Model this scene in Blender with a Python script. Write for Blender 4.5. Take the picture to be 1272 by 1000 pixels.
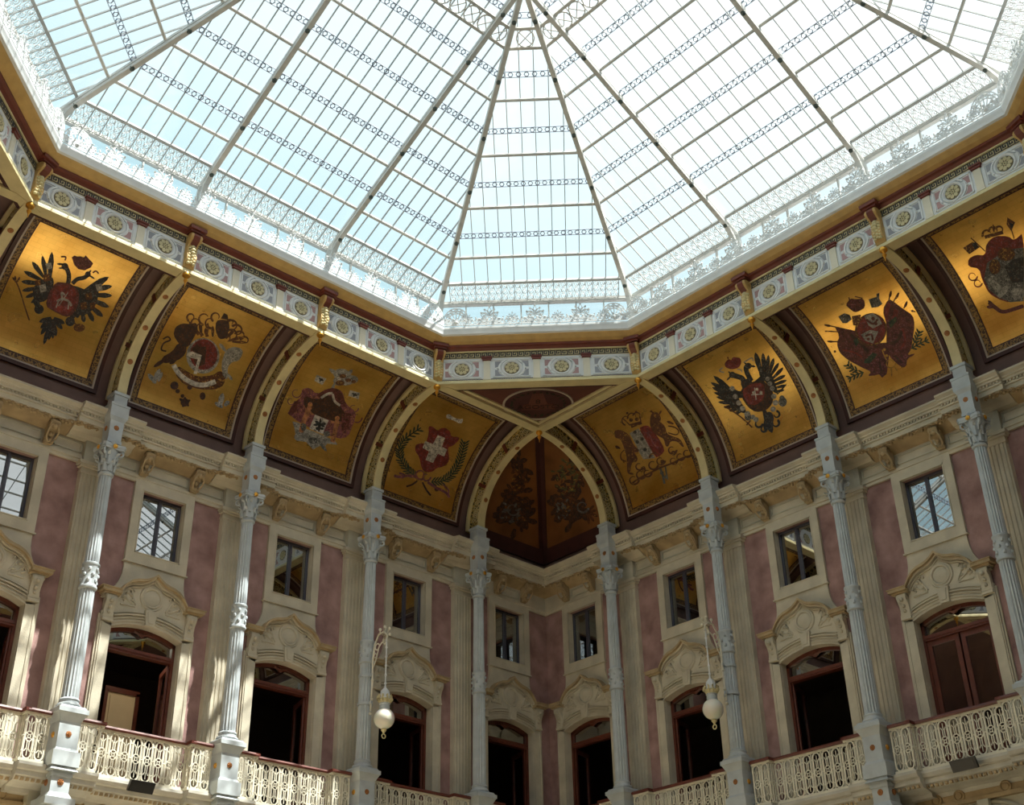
import bpy, bmesh, math, random
from math import sin, cos, tan, pi, radians, sqrt, atan2, exp
from mathutils import Vector, Matrix
random.seed(7)
for o in list(bpy.data.objects): bpy.data.objects.remove(o)
SC = bpy.context.scene
COL = SC.collection
# ------------------------------------------------------------------ camera
IW, IH = 1272, 1000
CAM = Vector((-21.857, -21.958, 1.60)); FPX = 1590.06
YAW, PIT, ROLL = 0.81177, 0.53322, -0.02049
FW = Vector((cos(PIT)*cos(YAW), cos(PIT)*sin(YAW), sin(PIT)))
RT = Vector((sin(YAW), -cos(YAW), 0)); UP = RT.cross(FW)
RT, UP = cos(ROLL)*RT + sin(ROLL)*UP, -sin(ROLL)*RT + cos(ROLL)*UP
cd = bpy.data.cameras.new('camera'); co = bpy.data.objects.new('camera', cd); COL.objects.link(co)
M = Matrix((RT, UP, -FW)).transposed().to_4x4(); M.translation = CAM
co.matrix_world = M
cd.sensor_fit = 'HORIZONTAL'; cd.sensor_width = 36; cd.lens = FPX/IW*36; cd.clip_start = .05; cd.clip_end = 500
SC.camera = co
# ------------------------------------------------------------------ sky, sun, exposure
SUN = Vector((.48, -1, 2.25)).normalized()
w = bpy.data.worlds.new('sky'); SC.world = w; w.use_nodes = True
nt = w.node_tree; nt.nodes.clear()
def N(t, ty, **k):
    n = t.nodes.new(ty)
    for a, b in k.items():
        if a.startswith('i_'): n.inputs[int(a[2:])].default_value = b
        else: setattr(n, a, b)
    return n
out = N(nt, 'ShaderNodeOutputWorld'); bg = N(nt, 'ShaderNodeBackground')
tc = N(nt, 'ShaderNodeTexCoord')
dt = N(nt, 'ShaderNodeVectorMath', operation='DOT_PRODUCT'); dt.inputs[1].default_value = SUN
nt.links.new(tc.outputs['Generated'], dt.inputs[0])
rp = N(nt, 'ShaderNodeValToRGB')
rp.color_ramp.elements[0].position = .30; rp.color_ramp.elements[0].color = (.50, .76, .84, 1)
rp.color_ramp.elements[1].position = 1.0; rp.color_ramp.elements[1].color = (1.7, 1.66, 1.6, 1)
e_ = rp.color_ramp.elements.new(.62); e_.color = (.98, 1.06, 1.08, 1)
nt.links.new(dt.outputs['Value'], rp.inputs[0])
nz = N(nt, 'ShaderNodeTexNoise'); nz.inputs['Scale'].default_value = 2.2; nz.inputs['Detail'].default_value = 5
nt.links.new(tc.outputs['Generated'], nz.inputs['Vector'])
cr = N(nt, 'ShaderNodeMapRange'); cr.inputs[1].default_value = .5; cr.inputs[2].default_value = .75; cr.inputs[4].default_value = .45
nt.links.new(nz.outputs['Fac'], cr.inputs[0])
mx = N(nt, 'ShaderNodeMixRGB'); mx.inputs[2].default_value = (1.0, 1.0, 1.0, 1)
nt.links.new(cr.outputs[0], mx.inputs[0]); nt.links.new(rp.outputs[0], mx.inputs[1])
nt.links.new(mx.outputs[0], bg.inputs[0]); bg.inputs[1].default_value = 1.1
nt.links.new(bg.outputs[0], out.inputs[0])
sl = bpy.data.lights.new('sun', 'SUN'); sl.energy = 13.0; sl.angle = .009; sl.color = (1, .955, .88)
so = bpy.data.objects.new('sun', sl); COL.objects.link(so); so.location = (-5, -20, 40)
so.rotation_euler = SUN.to_track_quat('Z', 'Y').to_euler()
vs = SC.view_settings
SC.display_settings.display_device = 'sRGB'
vs.view_transform = 'Standard'; vs.look = 'None'; vs.gamma = 1; vs.exposure = 0.0; vs.use_curve_mapping = False
# ------------------------------------------------------------------ dimensions (metres)
p = 3.2; s = 2.904; d = .685; LT = 2*s + 5*p
ZT, ZR, ZB = 14.842, 16.64, 8.49          # top of impost blocks, underside of ring beam, top of pedestals
GF = 7.42                                  # gallery floor
VO, VZ, VA, VB = .22, 14.55, 2.68, 2.75    # cove vault: a quarter ellipse
T22 = tan(radians(22.5))
UC = [s + k*p for k in range(6)]           # column positions from the room corner
UB = [1.333] + [s + (k+.5)*p for k in range(5)] + [LT-1.333]
SL = .495                                  # roof slope
def zk(v): return 18.87 + SL*(v-.497)      # rib underside
def zg(v): return zk(v) + .20              # glass
def jv(j): return .497 + 1.058*j
# ------------------------------------------------------------------ mesh helpers
class MB:
    def __init__(s_): s_.v = []; s_.f = []
    def add(s_, vs_, fs_):
        n = len(s_.v); s_.v += [tuple(q) for q in vs_]; s_.f += [tuple(i+n for i in f) for f in fs_]; return s_
    def box(s_, x0, x1, y0, y1, z0, z1):
        return s_.add([(x0,y0,z0),(x1,y0,z0),(x1,y1,z0),(x0,y1,z0),(x0,y0,z1),(x1,y0,z1),(x1,y1,z1),(x0,y1,z1)],
            [(0,3,2,1),(4,5,6,7),(0,1,5,4),(1,2,6,5),(2,3,7,6),(3,0,4,7)])
    def loft(s_, loops, caps=True, closed=False):
        n = len(loops[0]); V = [q for l in loops for q in l]; F = []
        m = len(loops)
        for i in range(m if closed else m-1):
            a = i*n; b = ((i+1) % m)*n
            for j in range(n): F.append((a+j, a+(j+1) % n, b+(j+1) % n, b+j))
        if caps and not closed:
            F.append(tuple(range(n-1, -1, -1))); F.append(tuple((m-1)*n+j for j in range(n)))
        return s_.add(V, F)
    def prism(s_, poly, fn, c0, c1):      # polygon (a,b) pushed from c0 to c1 through fn(a,b,c)
        return s_.loft([[fn(a, b, c0) for a, b in poly], [fn(a, b, c1) for a, b in poly]])
    def xz(s_, poly, y0, y1): return s_.prism(poly, lambda a, b, c: (a, c, b), y0, y1)
    def yz(s_, poly, x0, x1): return s_.prism(poly, lambda a, b, c: (c, a, b), x0, x1)
    def xy(s_, poly, z0, z1): return s_.prism(poly, lambda a, b, c: (a, b, c), z0, z1)
    def lathe(s_, prof, n=16, c=(0,0,0), fl=None):
        L = []
        for r, z in prof:
            L.append([(c[0]+(r*(fl if (fl and i % 2) else 1))*cos(2*pi*i/n), c[1]+(r*(fl if (fl and i % 2) else 1))*sin(2*pi*i/n), c[2]+z) for i in range(n)])
        return s_.loft(L)
    def tube(s_, path, r, n=5, closed=False, flat=None):
        P = [Vector(q) for q in path]; m = len(P); L = []
        for i in range(m):
            a = P[(i-1) % m] if (closed or i) else P[0]; b = P[(i+1) % m] if (closed or i < m-1) else P[-1]
            t = (b-a).normalized()
            h = Vector(flat) if flat else (Vector((0,0,1)) if abs(t.z) < .9 else Vector((1,0,0)))
            x = t.cross(h).normalized(); y = x.cross(t)
            L.append([P[i] + (x*cos(2*pi*k/n+pi/n) + y*sin(2*pi*k/n+pi/n))*r for k in range(n)])
        return s_.loft(L, closed=closed)
    def bar(s_, path, wd, hh, side):      # rectangular section: half width wd along side, half height hh
        P = [Vector(q) for q in path]; L = []
        for i in range(len(P)):
            t = (P[min(i+1, len(P)-1)]-P[max(i-1, 0)]).normalized()
            x = (Vector(side) - t*t.dot(Vector(side))).normalized(); y = t.cross(x)
            L.append([P[i]+x*wd+y*hh, P[i]-x*wd+y*hh, P[i]-x*wd-y*hh, P[i]+x*wd-y*hh])
        return s_.loft(L)
    def ring(s_, c, r, t, ex=(1,0,0), ez=(0,0,1), n=16, k=4, a0=0, a1=None, sx=1.0):
        ex, ez, c = Vector(ex), Vector(ez), Vector(c)
        full = a1 is None; a1 = 2*pi if full else a1
        pts = [c + ex*(r*sx*cos(a0+(a1-a0)*i/n)) + ez*(r*sin(a0+(a1-a0)*i/n)) for i in range(n if full else n+1)]
        return s_.tube(pts, t, k, closed=full, flat=ex.cross(ez))
    def ball(s_, c, r, n=10, m=6, sz=1.0):
        return s_.lathe([(max(r*sin(pi*i/m), 1e-4), -r*sz*cos(pi*i/m)) for i in range(m+1)], n, c)
    def tri(s_): return sum(len(f)-2 for f in s_.f)
MESH = {}
def mesh(name, mb, mat, smooth=None, org=None):
    me = bpy.data.meshes.new(name)
    V = mb.v if org is None else [tuple(Vector(q)-Vector(org)) for q in mb.v]
    me.from_pydata(V, [], mb.f)
    bm = bmesh.new(); bm.from_mesh(me); bmesh.ops.recalc_face_normals(bm, faces=bm.faces); bm.to_mesh(me); bm.free()
    if smooth: me.shade_smooth(); me.set_sharp_from_angle(angle=radians(smooth))
    me.materials.append(MT[mat]); return me
def obj(name, me, parent=None, loc=(0,0,0), rz=0, sc=None):
    o = bpy.data.objects.new(name, me); COL.objects.link(o)
    o.location = loc; o.rotation_euler = (0, 0, rz)
    if sc: o.scale = sc
    if parent: o.parent = parent
    return o
def part(name, mb, mat, parent=None, smooth=None, **k): return obj(name, mesh(name, mb, mat, smooth), parent, **k)
def tag(o, label, cat=None, group=None, kind=None):
    o['label'] = label
    if cat: o['category'] = cat
    if group: o['group'] = group
    if kind: o['kind'] = kind
    return o
def thing(name, label, cat, loc=(0,0,0), rz=0, group=None, kind=None):
    return tag(obj(name, None, None, loc, rz), label, cat, group, kind)
def cached(key, fn):
    if key not in MESH: MESH[key] = fn()
    return MESH[key]
SIDE = ['L', 'R', 'F', 'B']
def wp(sd, u, o, z):
    if sd == 'L': return Vector((-u, -o, z))
    if sd == 'R': return Vector((-o, -u, z))
    if sd == 'F': return Vector((-u, -LT+o, z))
    return Vector((-LT+o, -u, z))
RZ = {'L': pi, 'R': pi/2, 'F': 0, 'B': -pi/2}
SG = {'L': 1, 'R': -1, 'F': -1, 'B': 1}    # sign of local x against u
WN = {'L': 'the sunlit wall', 'R': 'the shaded wall'}
ORD = ['first', 'second', 'third', 'fourth', 'fifth', 'sixth']
def arc(cx, cz, r, a0, a1, n): return [(cx+r*cos(radians(a0+(a1-a0)*i/n)), cz+r*sin(radians(a0+(a1-a0)*i/n))) for i in range(n+1)]
# ------------------------------------------------------------------ materials
MT = {}
def lin(c): return tuple((x/255/12.92 if x <= 10 else ((x/255+.055)/1.055)**2.4) for x in c)
def mat(name, col, rough=.6, metal=0, var=.12, scale=3.0, bump=0.0, bscale=30.0, col2=None, pat=None, spec=.5):
    m = bpy.data.materials.new(name); m.use_nodes = True; t = m.node_tree; b = t.nodes['Principled BSDF']
    c = lin(col); b.inputs['Roughness'].default_value = rough; b.inputs['Metallic'].default_value = metal
    b.inputs['Specular IOR Level'].default_value = spec
    tcn = N(t, 'ShaderNodeTexCoord')
    n1 = N(t, 'ShaderNodeTexNoise'); n1.inputs['Scale'].default_value = scale; n1.inputs['Detail'].default_value = 6
    t.links.new(tcn.outputs['Object'], n1.inputs['Vector'])
    r = N(t, 'ShaderNodeValToRGB'); r.color_ramp.elements[0].position = .32; r.color_ramp.elements[1].position = .68
    c2 = lin(col2) if col2 else tuple(min(1, x*(1+var)) for x in c)
    c1 = tuple(x*(1-var) for x in c)
    r.color_ramp.elements[0].color = (*c1, 1); r.color_ramp.elements[1].color = (*c2, 1)
    t.links.new(n1.outputs['Fac'], r.inputs[0]); src = r.outputs[0]; hsrc = None
    if pat == 'leaf':                     # squares of gold leaf
        br = N(t, 'ShaderNodeTexBrick'); br.inputs['Scale'].default_value = 2.4
        br.inputs['Mortar Size'].default_value = .012; br.inputs['Color1'].default_value = (1,1,1,1); br.inputs['Color2'].default_value = (.82,.8,.74,1)
        br.inputs['Mortar'].default_value = (.62,.56,.45,1)
        t.links.new(tcn.outputs['UV'], br.inputs['Vector'])
        mm = N(t, 'ShaderNodeMixRGB', blend_type='MULTIPLY'); mm.inputs[0].default_value = .32
        t.links.new(src, mm.inputs[1]); t.links.new(br.outputs[0], mm.inputs[2]); src = mm.outputs[0]
        n3 = N(t, 'ShaderNodeTexNoise'); n3.inputs['Scale'].default_value = 3
        t.links.new(tcn.outputs['Object'], n3.inputs['Vector'])
        r3 = N(t, 'ShaderNodeMapRange'); r3.inputs[3].default_value = rough-.03; r3.inputs[4].default_value = rough+.07
        t.links.new(n3.outputs['Fac'], r3.inputs[0]); t.links.new(r3.outputs[0], b.inputs['Roughness'])
    if pat == 'arabesque':                # dense painted ornament
        vo = N(t, 'ShaderNodeTexVoronoi', feature='DISTANCE_TO_EDGE'); vo.inputs['Scale'].default_value = bscale
        n4 = N(t, 'ShaderNodeTexNoise'); n4.inputs['Scale'].default_value = bscale*.8
        t.links.new(tcn.outputs['Object'], n4.inputs['Vector'])
        m4 = N(t, 'ShaderNodeMixRGB'); m4.inputs[0].default_value = .12
        t.links.new(tcn.outputs['Object'], m4.inputs[1]); t.links.new(n4.outputs['Color'], m4.inputs[2]); t.links.new(m4.outputs[0], vo.inputs['Vector'])
        r4 = N(t, 'ShaderNodeValToRGB'); r4.color_ramp.elements[0].position = .06; r4.color_ramp.elements[1].position = .16
        r4.color_ramp.elements[0].color = (*c2, 1); r4.color_ramp.elements[1].color = (*c, 1)
        t.links.new(vo.outputs['Distance'], r4.inputs[0]); src = r4.outputs[0]
    t.links.new(src, b.inputs['Base Color'])
    if bump:
        n2 = N(t, 'ShaderNodeTexNoise'); n2.inputs['Scale'].default_value = bscale; n2.inputs['Detail'].default_value = 4
        t.links.new(tcn.outputs['Object'], n2.inputs['Vector'])
        bp = N(t, 'ShaderNodeBump'); bp.inputs['Strength'].default_value = bump; bp.inputs['Distance'].default_value = .02
        t.links.new(n2.outputs['Fac'], bp.inputs['Height']); t.links.new(bp.outputs[0], b.inputs['Normal'])
    MT[name] = m; return m
def glassmat(name, tint, gfac, rough=.0, gcol=(1,1,1), scatter_fill=0):
    m = bpy.data.materials.new(name); m.use_nodes = True; t = m.node_tree; t.nodes.clear()
    o = N(t, 'ShaderNodeOutputMaterial'); tr = N(t, 'ShaderNodeBsdfTransparent'); tr.inputs[0].default_value = (*tint, 1)
    g = N(t, 'ShaderNodeBsdfGlossy'); g.inputs['Roughness'].default_value = rough; g.inputs[0].default_value = (*gcol, 1)
    lw = N(t, 'ShaderNodeFresnel'); lw.inputs[0].default_value = 1.5
    ad = N(t, 'ShaderNodeMath', operation='MULTIPLY_ADD', use_clamp=True); ad.inputs[1].default_value = 1.0; ad.inputs[2].default_value = gfac
    t.links.new(lw.outputs[0], ad.inputs[0])
    ge = N(t, 'ShaderNodeNewGeometry'); iv = N(t, 'ShaderNodeMath', operation='SUBTRACT'); iv.inputs[0].default_value = 1; t.links.new(ge.outputs['Backfacing'], iv.inputs[1])
    ml = N(t, 'ShaderNodeMath', operation='MULTIPLY'); t.links.new(ad.outputs[0], ml.inputs[0]); t.links.new(iv.outputs[0], ml.inputs[1])
    if scatter_fill:                              # translucent share added to whiten the panes and brighten the interior
        tl = N(t, 'ShaderNodeBsdfTranslucent'); tl.inputs[0].default_value = (.95, .97, 1, 1)
        m0 = N(t, 'ShaderNodeMixShader'); m0.inputs[0].default_value = scatter_fill
        t.links.new(tr.outputs[0], m0.inputs[1]); t.links.new(tl.outputs[0], m0.inputs[2]); tr = m0
    mi = N(t, 'ShaderNodeMixShader'); t.links.new(ml.outputs[0], mi.inputs[0]); t.links.new(tr.outputs[0], mi.inputs[1]); t.links.new(g.outputs[0], mi.inputs[2])
    t.links.new(mi.outputs[0], o.inputs[0]); MT[name] = m
mat('pink_stucco', (160, 122, 117), .85, var=.3, scale=2.2, bump=.35, bscale=14, col2=(180, 144, 138))
mat('stone', (200, 191, 170), .8, var=.14, scale=2.2, bump=.2, bscale=40)
mat('stone_warm', (178, 156, 120), .8, var=.2, scale=3, bump=.2, bscale=40)
mat('stone_grey', (190, 186, 168), .8, var=.16, scale=2.5, bump=.2, bscale=40)
mat('iron_blue', (188, 195, 198), .45, var=.08, scale=5)
mat('ivory', (214, 200, 152), .55, var=.08, scale=4)
mat('cream_iron', (228, 222, 202), .5, var=.08, scale=6)
mat('white_paint', (226, 228, 228), .5, var=.05, scale=4)
mat('roof_iron', (198, 196, 190), .5, var=.08, scale=6)
mat('roof_dark', (164, 166, 164), .5, var=.08, scale=6)
mat('knob', (70, 78, 70), .4, var=.1)
mat('post_pale', (222, 214, 192), .55, var=.06)
mat('red_brown', (112, 52, 38), .5, var=.12, scale=5)
mat('tan', (196, 160, 98), .6, var=.1, scale=5)
mat('fret_cream', (212, 196, 150), .6, var=.06)
mat('fret_dark', (58, 56, 56), .6, var=.1)
mat('panel_pink', (176, 140, 138), .6, var=.08)
mat('panel_grey', (150, 152, 158), .6, var=.08)
mat('olive', (118, 106, 78), .6, var=.12)
mat('petal', (200, 188, 146), .6, var=.1)
mat('gold', (226, 168, 72), .3, metal=.9, var=.1)
mat('copper', (168, 112, 66), .4, metal=.5, var=.1)
mat('gold_leaf', (234, 178, 86), .27, metal=.9, var=.16, scale=1.4, pat='leaf', col2=(244, 198, 108))
mat('umber', (138, 90, 48), .5, metal=.3, var=.3, scale=1.3)
mat('vault_plum', (118, 92, 86), .7, var=.14, scale=2)
mat('vault_brown', (100, 58, 46), .65, var=.15, scale=3)
mat('maroon', (70, 36, 32), .55, var=.15, scale=4)
mat('border', (74, 50, 34), .5, pat='arabesque', bscale=16, col2=(158, 122, 62))
mat('web', (66, 64, 40), .55, pat='arabesque', bscale=12, col2=(190, 166, 96))
mat('pale_line', (186, 172, 156), .6, var=.08)
mat('door_wood', (100, 50, 36), .45, var=.18, scale=6)
mat('sash', (74, 72, 84), .45, var=.1)
mat('handrail', (104, 52, 42), .4, var=.12, scale=8)
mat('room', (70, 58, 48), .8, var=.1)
mat('room_cream', (226, 208, 170), .7, var=.04)
mat('floor', (196, 178, 150), .5, var=.1)
mat('far_wall', (186, 160, 148), .85, var=.12)
mat('black', (38, 38, 40), .4, var=.1)
mat('slab_grey', (200, 196, 184), .75, var=.12, bump=.15)
mat('text', (46, 26, 14), .6, var=.05)
glassmat('roof_glass', (.96, .99, .995), .0, scatter_fill=.02)
glassmat('window_glass', (.55, .6, .62), .30)
glassmat('lamp_glass', (.5, .5, .5), 0)
m = MT['lamp_glass']; t = m.node_tree; t.nodes.clear()
_o = N(t, 'ShaderNodeOutputMaterial'); _b = N(t, 'ShaderNodeBsdfPrincipled'); t.links.new(_b.outputs[0], _o.inputs[0])
_b.inputs['Base Color'].default_value = (.82, .8, .7, 1); _b.inputs['Roughness'].default_value = .12; _b.inputs['Subsurface Weight'].default_value = .3
exec_emblem = True
# ================================================================== STRUCTURE
# floor and out-of-frame half of the courtyard
tag(part('floor', MB().box(-LT-4, .4, -LT-4, .4, -.3, 0), 'floor'), 'pale paved courtyard floor under the glass roof', 'floor', kind='structure')
DH, WH = .755, .48
def wall(sd):
    mb = MB(); us = set([-.0, LT])
    for c in UB: us |= {c-DH, c+DH, c-WH, c+WH}
    us = sorted(us); fn = lambda a, b, c: tuple(wp(sd, a, c, b))
    for a, b in zip(us[:-1], us[1:]):
        m_ = (a+b)/2; k = min(abs(m_-c) for c in UB)
        cuts = [(7.0, 14.7)]
        if k < WH: cuts = [(7.0, GF), (10.58, 12.0), (13.35, 14.7)]
        elif k < DH: cuts = [(7.0, GF), (10.58, 14.7)]
        for z0, z1 in cuts: mb.prism([(a, z0), (b, z0), (b, z1), (a, z1)], fn, 0, -.35)
    return mb
tag(part('wall_left', wall('L'), 'pink_stucco'), 'pink stuccoed gallery wall flecked with sunlight', 'wall', kind='structure')
tag(part('wall_right', wall('R'), 'pink_stucco'), 'pink stuccoed gallery wall in full shade', 'wall', kind='structure')
for sd, nm in (('F', 'front'), ('B', 'back')):
    mb = MB().prism([(0, 7.0), (LT, 7.0), (LT, 14.7), (0, 14.7)], lambda a, b, c: tuple(wp(sd, a, c, b)), 0, -.35)
    mb.prism([(.2, 13.5), (LT-.2, 13.5), (LT-.2, 14.45), (.2, 14.45)], lambda a, b, c: tuple(wp(sd, a, c, b)), 0, .5)
    tag(part('wall_'+nm, mb, 'far_wall'), 'plain pink gallery wall opposite, '+('across from the sunlit wall' if sd == 'F' else 'across from the shaded wall'), 'wall', kind='structure')
for sd, nm in (('L', 'left'), ('R', 'right')):
    mb = MB().prism([(-.3, 0), (LT, 0), (LT, 7.3), (-.3, 7.3)], lambda a, b, c: tuple(wp(sd, a, c, b)), .1, -.3)
    tag(part('wall_lower_'+nm, mb, 'stone_grey'), 'plain stone ground floor wall below '+('the sunlit gallery' if sd == 'L' else 'the shaded gallery'), 'wall', kind='structure')
for sd, nm in (('F', 'front'), ('B', 'back')):
    mb = MB().prism([(-3, 0), (LT+3, 0), (LT+3, 7.3), (-3, 7.3)], lambda a, b, c: tuple(wp(sd, a, c, b)), -3.2, -3.5)
    mb.prism([(-3, 7.0), (LT+3, 7.0), (LT+3, 7.3), (-3, 7.3)], lambda a, b, c: tuple(wp(sd, a, c, b)), -3.3, .6)
    tag(part('wall_lower_'+nm, mb, 'stone_grey'), 'stone arcade wall under the opposite gallery, '+nm, 'wall', kind='structure')
# rooms behind the doors and windows
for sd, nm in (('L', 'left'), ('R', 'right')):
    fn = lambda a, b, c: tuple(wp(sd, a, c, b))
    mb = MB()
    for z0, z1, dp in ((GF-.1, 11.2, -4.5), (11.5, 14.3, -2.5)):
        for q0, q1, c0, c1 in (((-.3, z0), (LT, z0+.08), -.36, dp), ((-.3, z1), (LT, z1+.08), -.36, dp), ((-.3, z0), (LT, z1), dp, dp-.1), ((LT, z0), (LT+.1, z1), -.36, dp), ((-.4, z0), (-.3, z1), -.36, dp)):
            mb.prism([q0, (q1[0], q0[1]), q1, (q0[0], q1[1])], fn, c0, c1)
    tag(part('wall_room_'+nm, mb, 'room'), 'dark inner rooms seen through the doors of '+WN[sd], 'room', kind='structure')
# ------------------------------------------------------------------ vault
def vp(sd, u, th, h=0.0):
    o = VO + VA*(1-cos(th)); z = VZ + VB*sin(th)
    n0, n1 = VB*cos(th), -VA*sin(th); L_ = sqrt(n0*n0+n1*n1)
    return wp(sd, u, o + h*n0/L_, z + h*n1/L_)
def off(th): return VO + VA*(1-cos(th))
NT = 26
for sd, nm, lb in (('L', 'left', 'above the sunlit wall'), ('R', 'right', 'above the shaded wall'), ('F', 'front', 'above the wall facing the sunlit wall'), ('B', 'back', 'above the wall facing the shaded wall')):
    mb = MB(); V = []; F = []
    for i in range(NT+1):
        th = pi/2*i/NT
        V += [vp(sd, off(th), th), vp(sd, LT-off(th), th), vp(sd, off(th), th, -.06), vp(sd, LT-off(th), th, -.06)]
        if i: a = 4*(i-1); F += [(a, a+1, a+5, a+4), (a+3, a+2, a+6, a+7)]
    mb.add(V, F)
    tag(part('ceiling_cove_'+nm, mb, 'vault_plum', smooth=60), 'plum coloured curved ceiling cove '+lb, 'ceiling', kind='structure')
def vstrip(mb, sd, u0, u1, t0, t1, h0, h1, n=None):
    n = n or max(2, int((t1-t0)/(pi/2)*NT)); L = []
    for i in range(n+1):
        th = t0+(t1-t0)*i/n
        a = u0(th) if callable(u0) else u0; b = u1(th) if callable(u1) else u1
        L.append([vp(sd, a, th, h0), vp(sd, b, th, h0), vp(sd, b, th, h1), vp(sd, a, th, h1)])
    return mb.loft(L)
TB, TT = math.asin((15.2-VZ)/VB), math.acos(1-(1.95-VO)/VA)
def arclen(th0, th1, n=20):
    L_ = 0; q = vp('L', 0, th0)
    for i in range(n): r_ = vp('L', 0, th0+(th1-th0)*(i+1)/n); L_ += (r_-q).length; q = r_
    return L_
DTH = lambda L_, th: L_/sqrt((VA*sin(th))**2+(VB*cos(th))**2)
def canvas(sd, u0, u1, t0, t1, h, name, mt, parent):
    n = 18; V = []; F = []; UV = []
    me = bpy.data.meshes.new(name)
    for i in range(n+1):
        th = t0+(t1-t0)*i/n
        a = u0(th) if callable(u0) else u0; b = u1(th) if callable(u1) else u1
        V += [tuple(vp(sd, a, th, h)), tuple(vp(sd, b, th, h)), tuple(vp(sd, a, th, .004)), tuple(vp(sd, b, th, .004))]
        UV += [(a, th*2.7), (b, th*2.7)]*2
        if i: k = 4*(i-1); F += [(k, k+1, k+5, k+4), (k+2, k+6, k+7, k+3), (k, k+4, k+6, k+2), (k+1, k+3, k+7, k+5)]
    m4 = 4*n; F += [(0, 2, 3, 1), (m4, m4+1, m4+3, m4+2)]
    me.from_pydata(V, [], F)
    ul = me.uv_layers.new(name='UVMap')
    for lp in me.loops: ul.data[lp.index].uv = UV[lp.vertex_index]
    bm = bmesh.new(); bm.from_mesh(me); bmesh.ops.recalc_face_normals(bm, faces=bm.faces); bm.to_mesh(me); bm.free()
    me.shade_smooth(); me.set_sharp_from_angle(angle=radians(40)); me.materials.append(MT[mt])
    return obj(name, me, parent)
PAINT = {}
def painting(sd, c, label, hw=1.045, detail=True):
    t = thing('ceiling_painting', label, 'painting', group='gilded ceiling paintings')
    canvas(sd, c-hw, c+hw, TB, TT, .02, 'canvas', 'gold_leaf', t)
    if not detail: return t
    def frame(name, g0, g1, h1, mt):     # g: gap outside the gold field
        b0, b1 = TB-DTH(g1, TB), TB-DTH(g0, TB); a0, a1 = TT+DTH(g0, TT), TT+DTH(g1, TT)
        for q in ((c-hw-g1, c-hw-g0, b0, a1), (c+hw+g0, c+hw+g1, b0, a1), (c-hw-g0, c+hw+g0, b0, b1), (c-hw-g0, c+hw+g0, a0, a1)):
            mb = MB(); vstrip(mb, sd, q[0], q[1], q[2], q[3], .003, h1); part(name, mb, mt, t, smooth=40)
    frame('inner_moulding', 0, .02, .035, 'maroon')
    frame('border_band', .02, .135, .03, 'border')
    frame('outer_moulding', .135, .175, .05, 'pale_line')
    frame('dark_moulding', .175, .25, .07, 'maroon')
    return t
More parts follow.
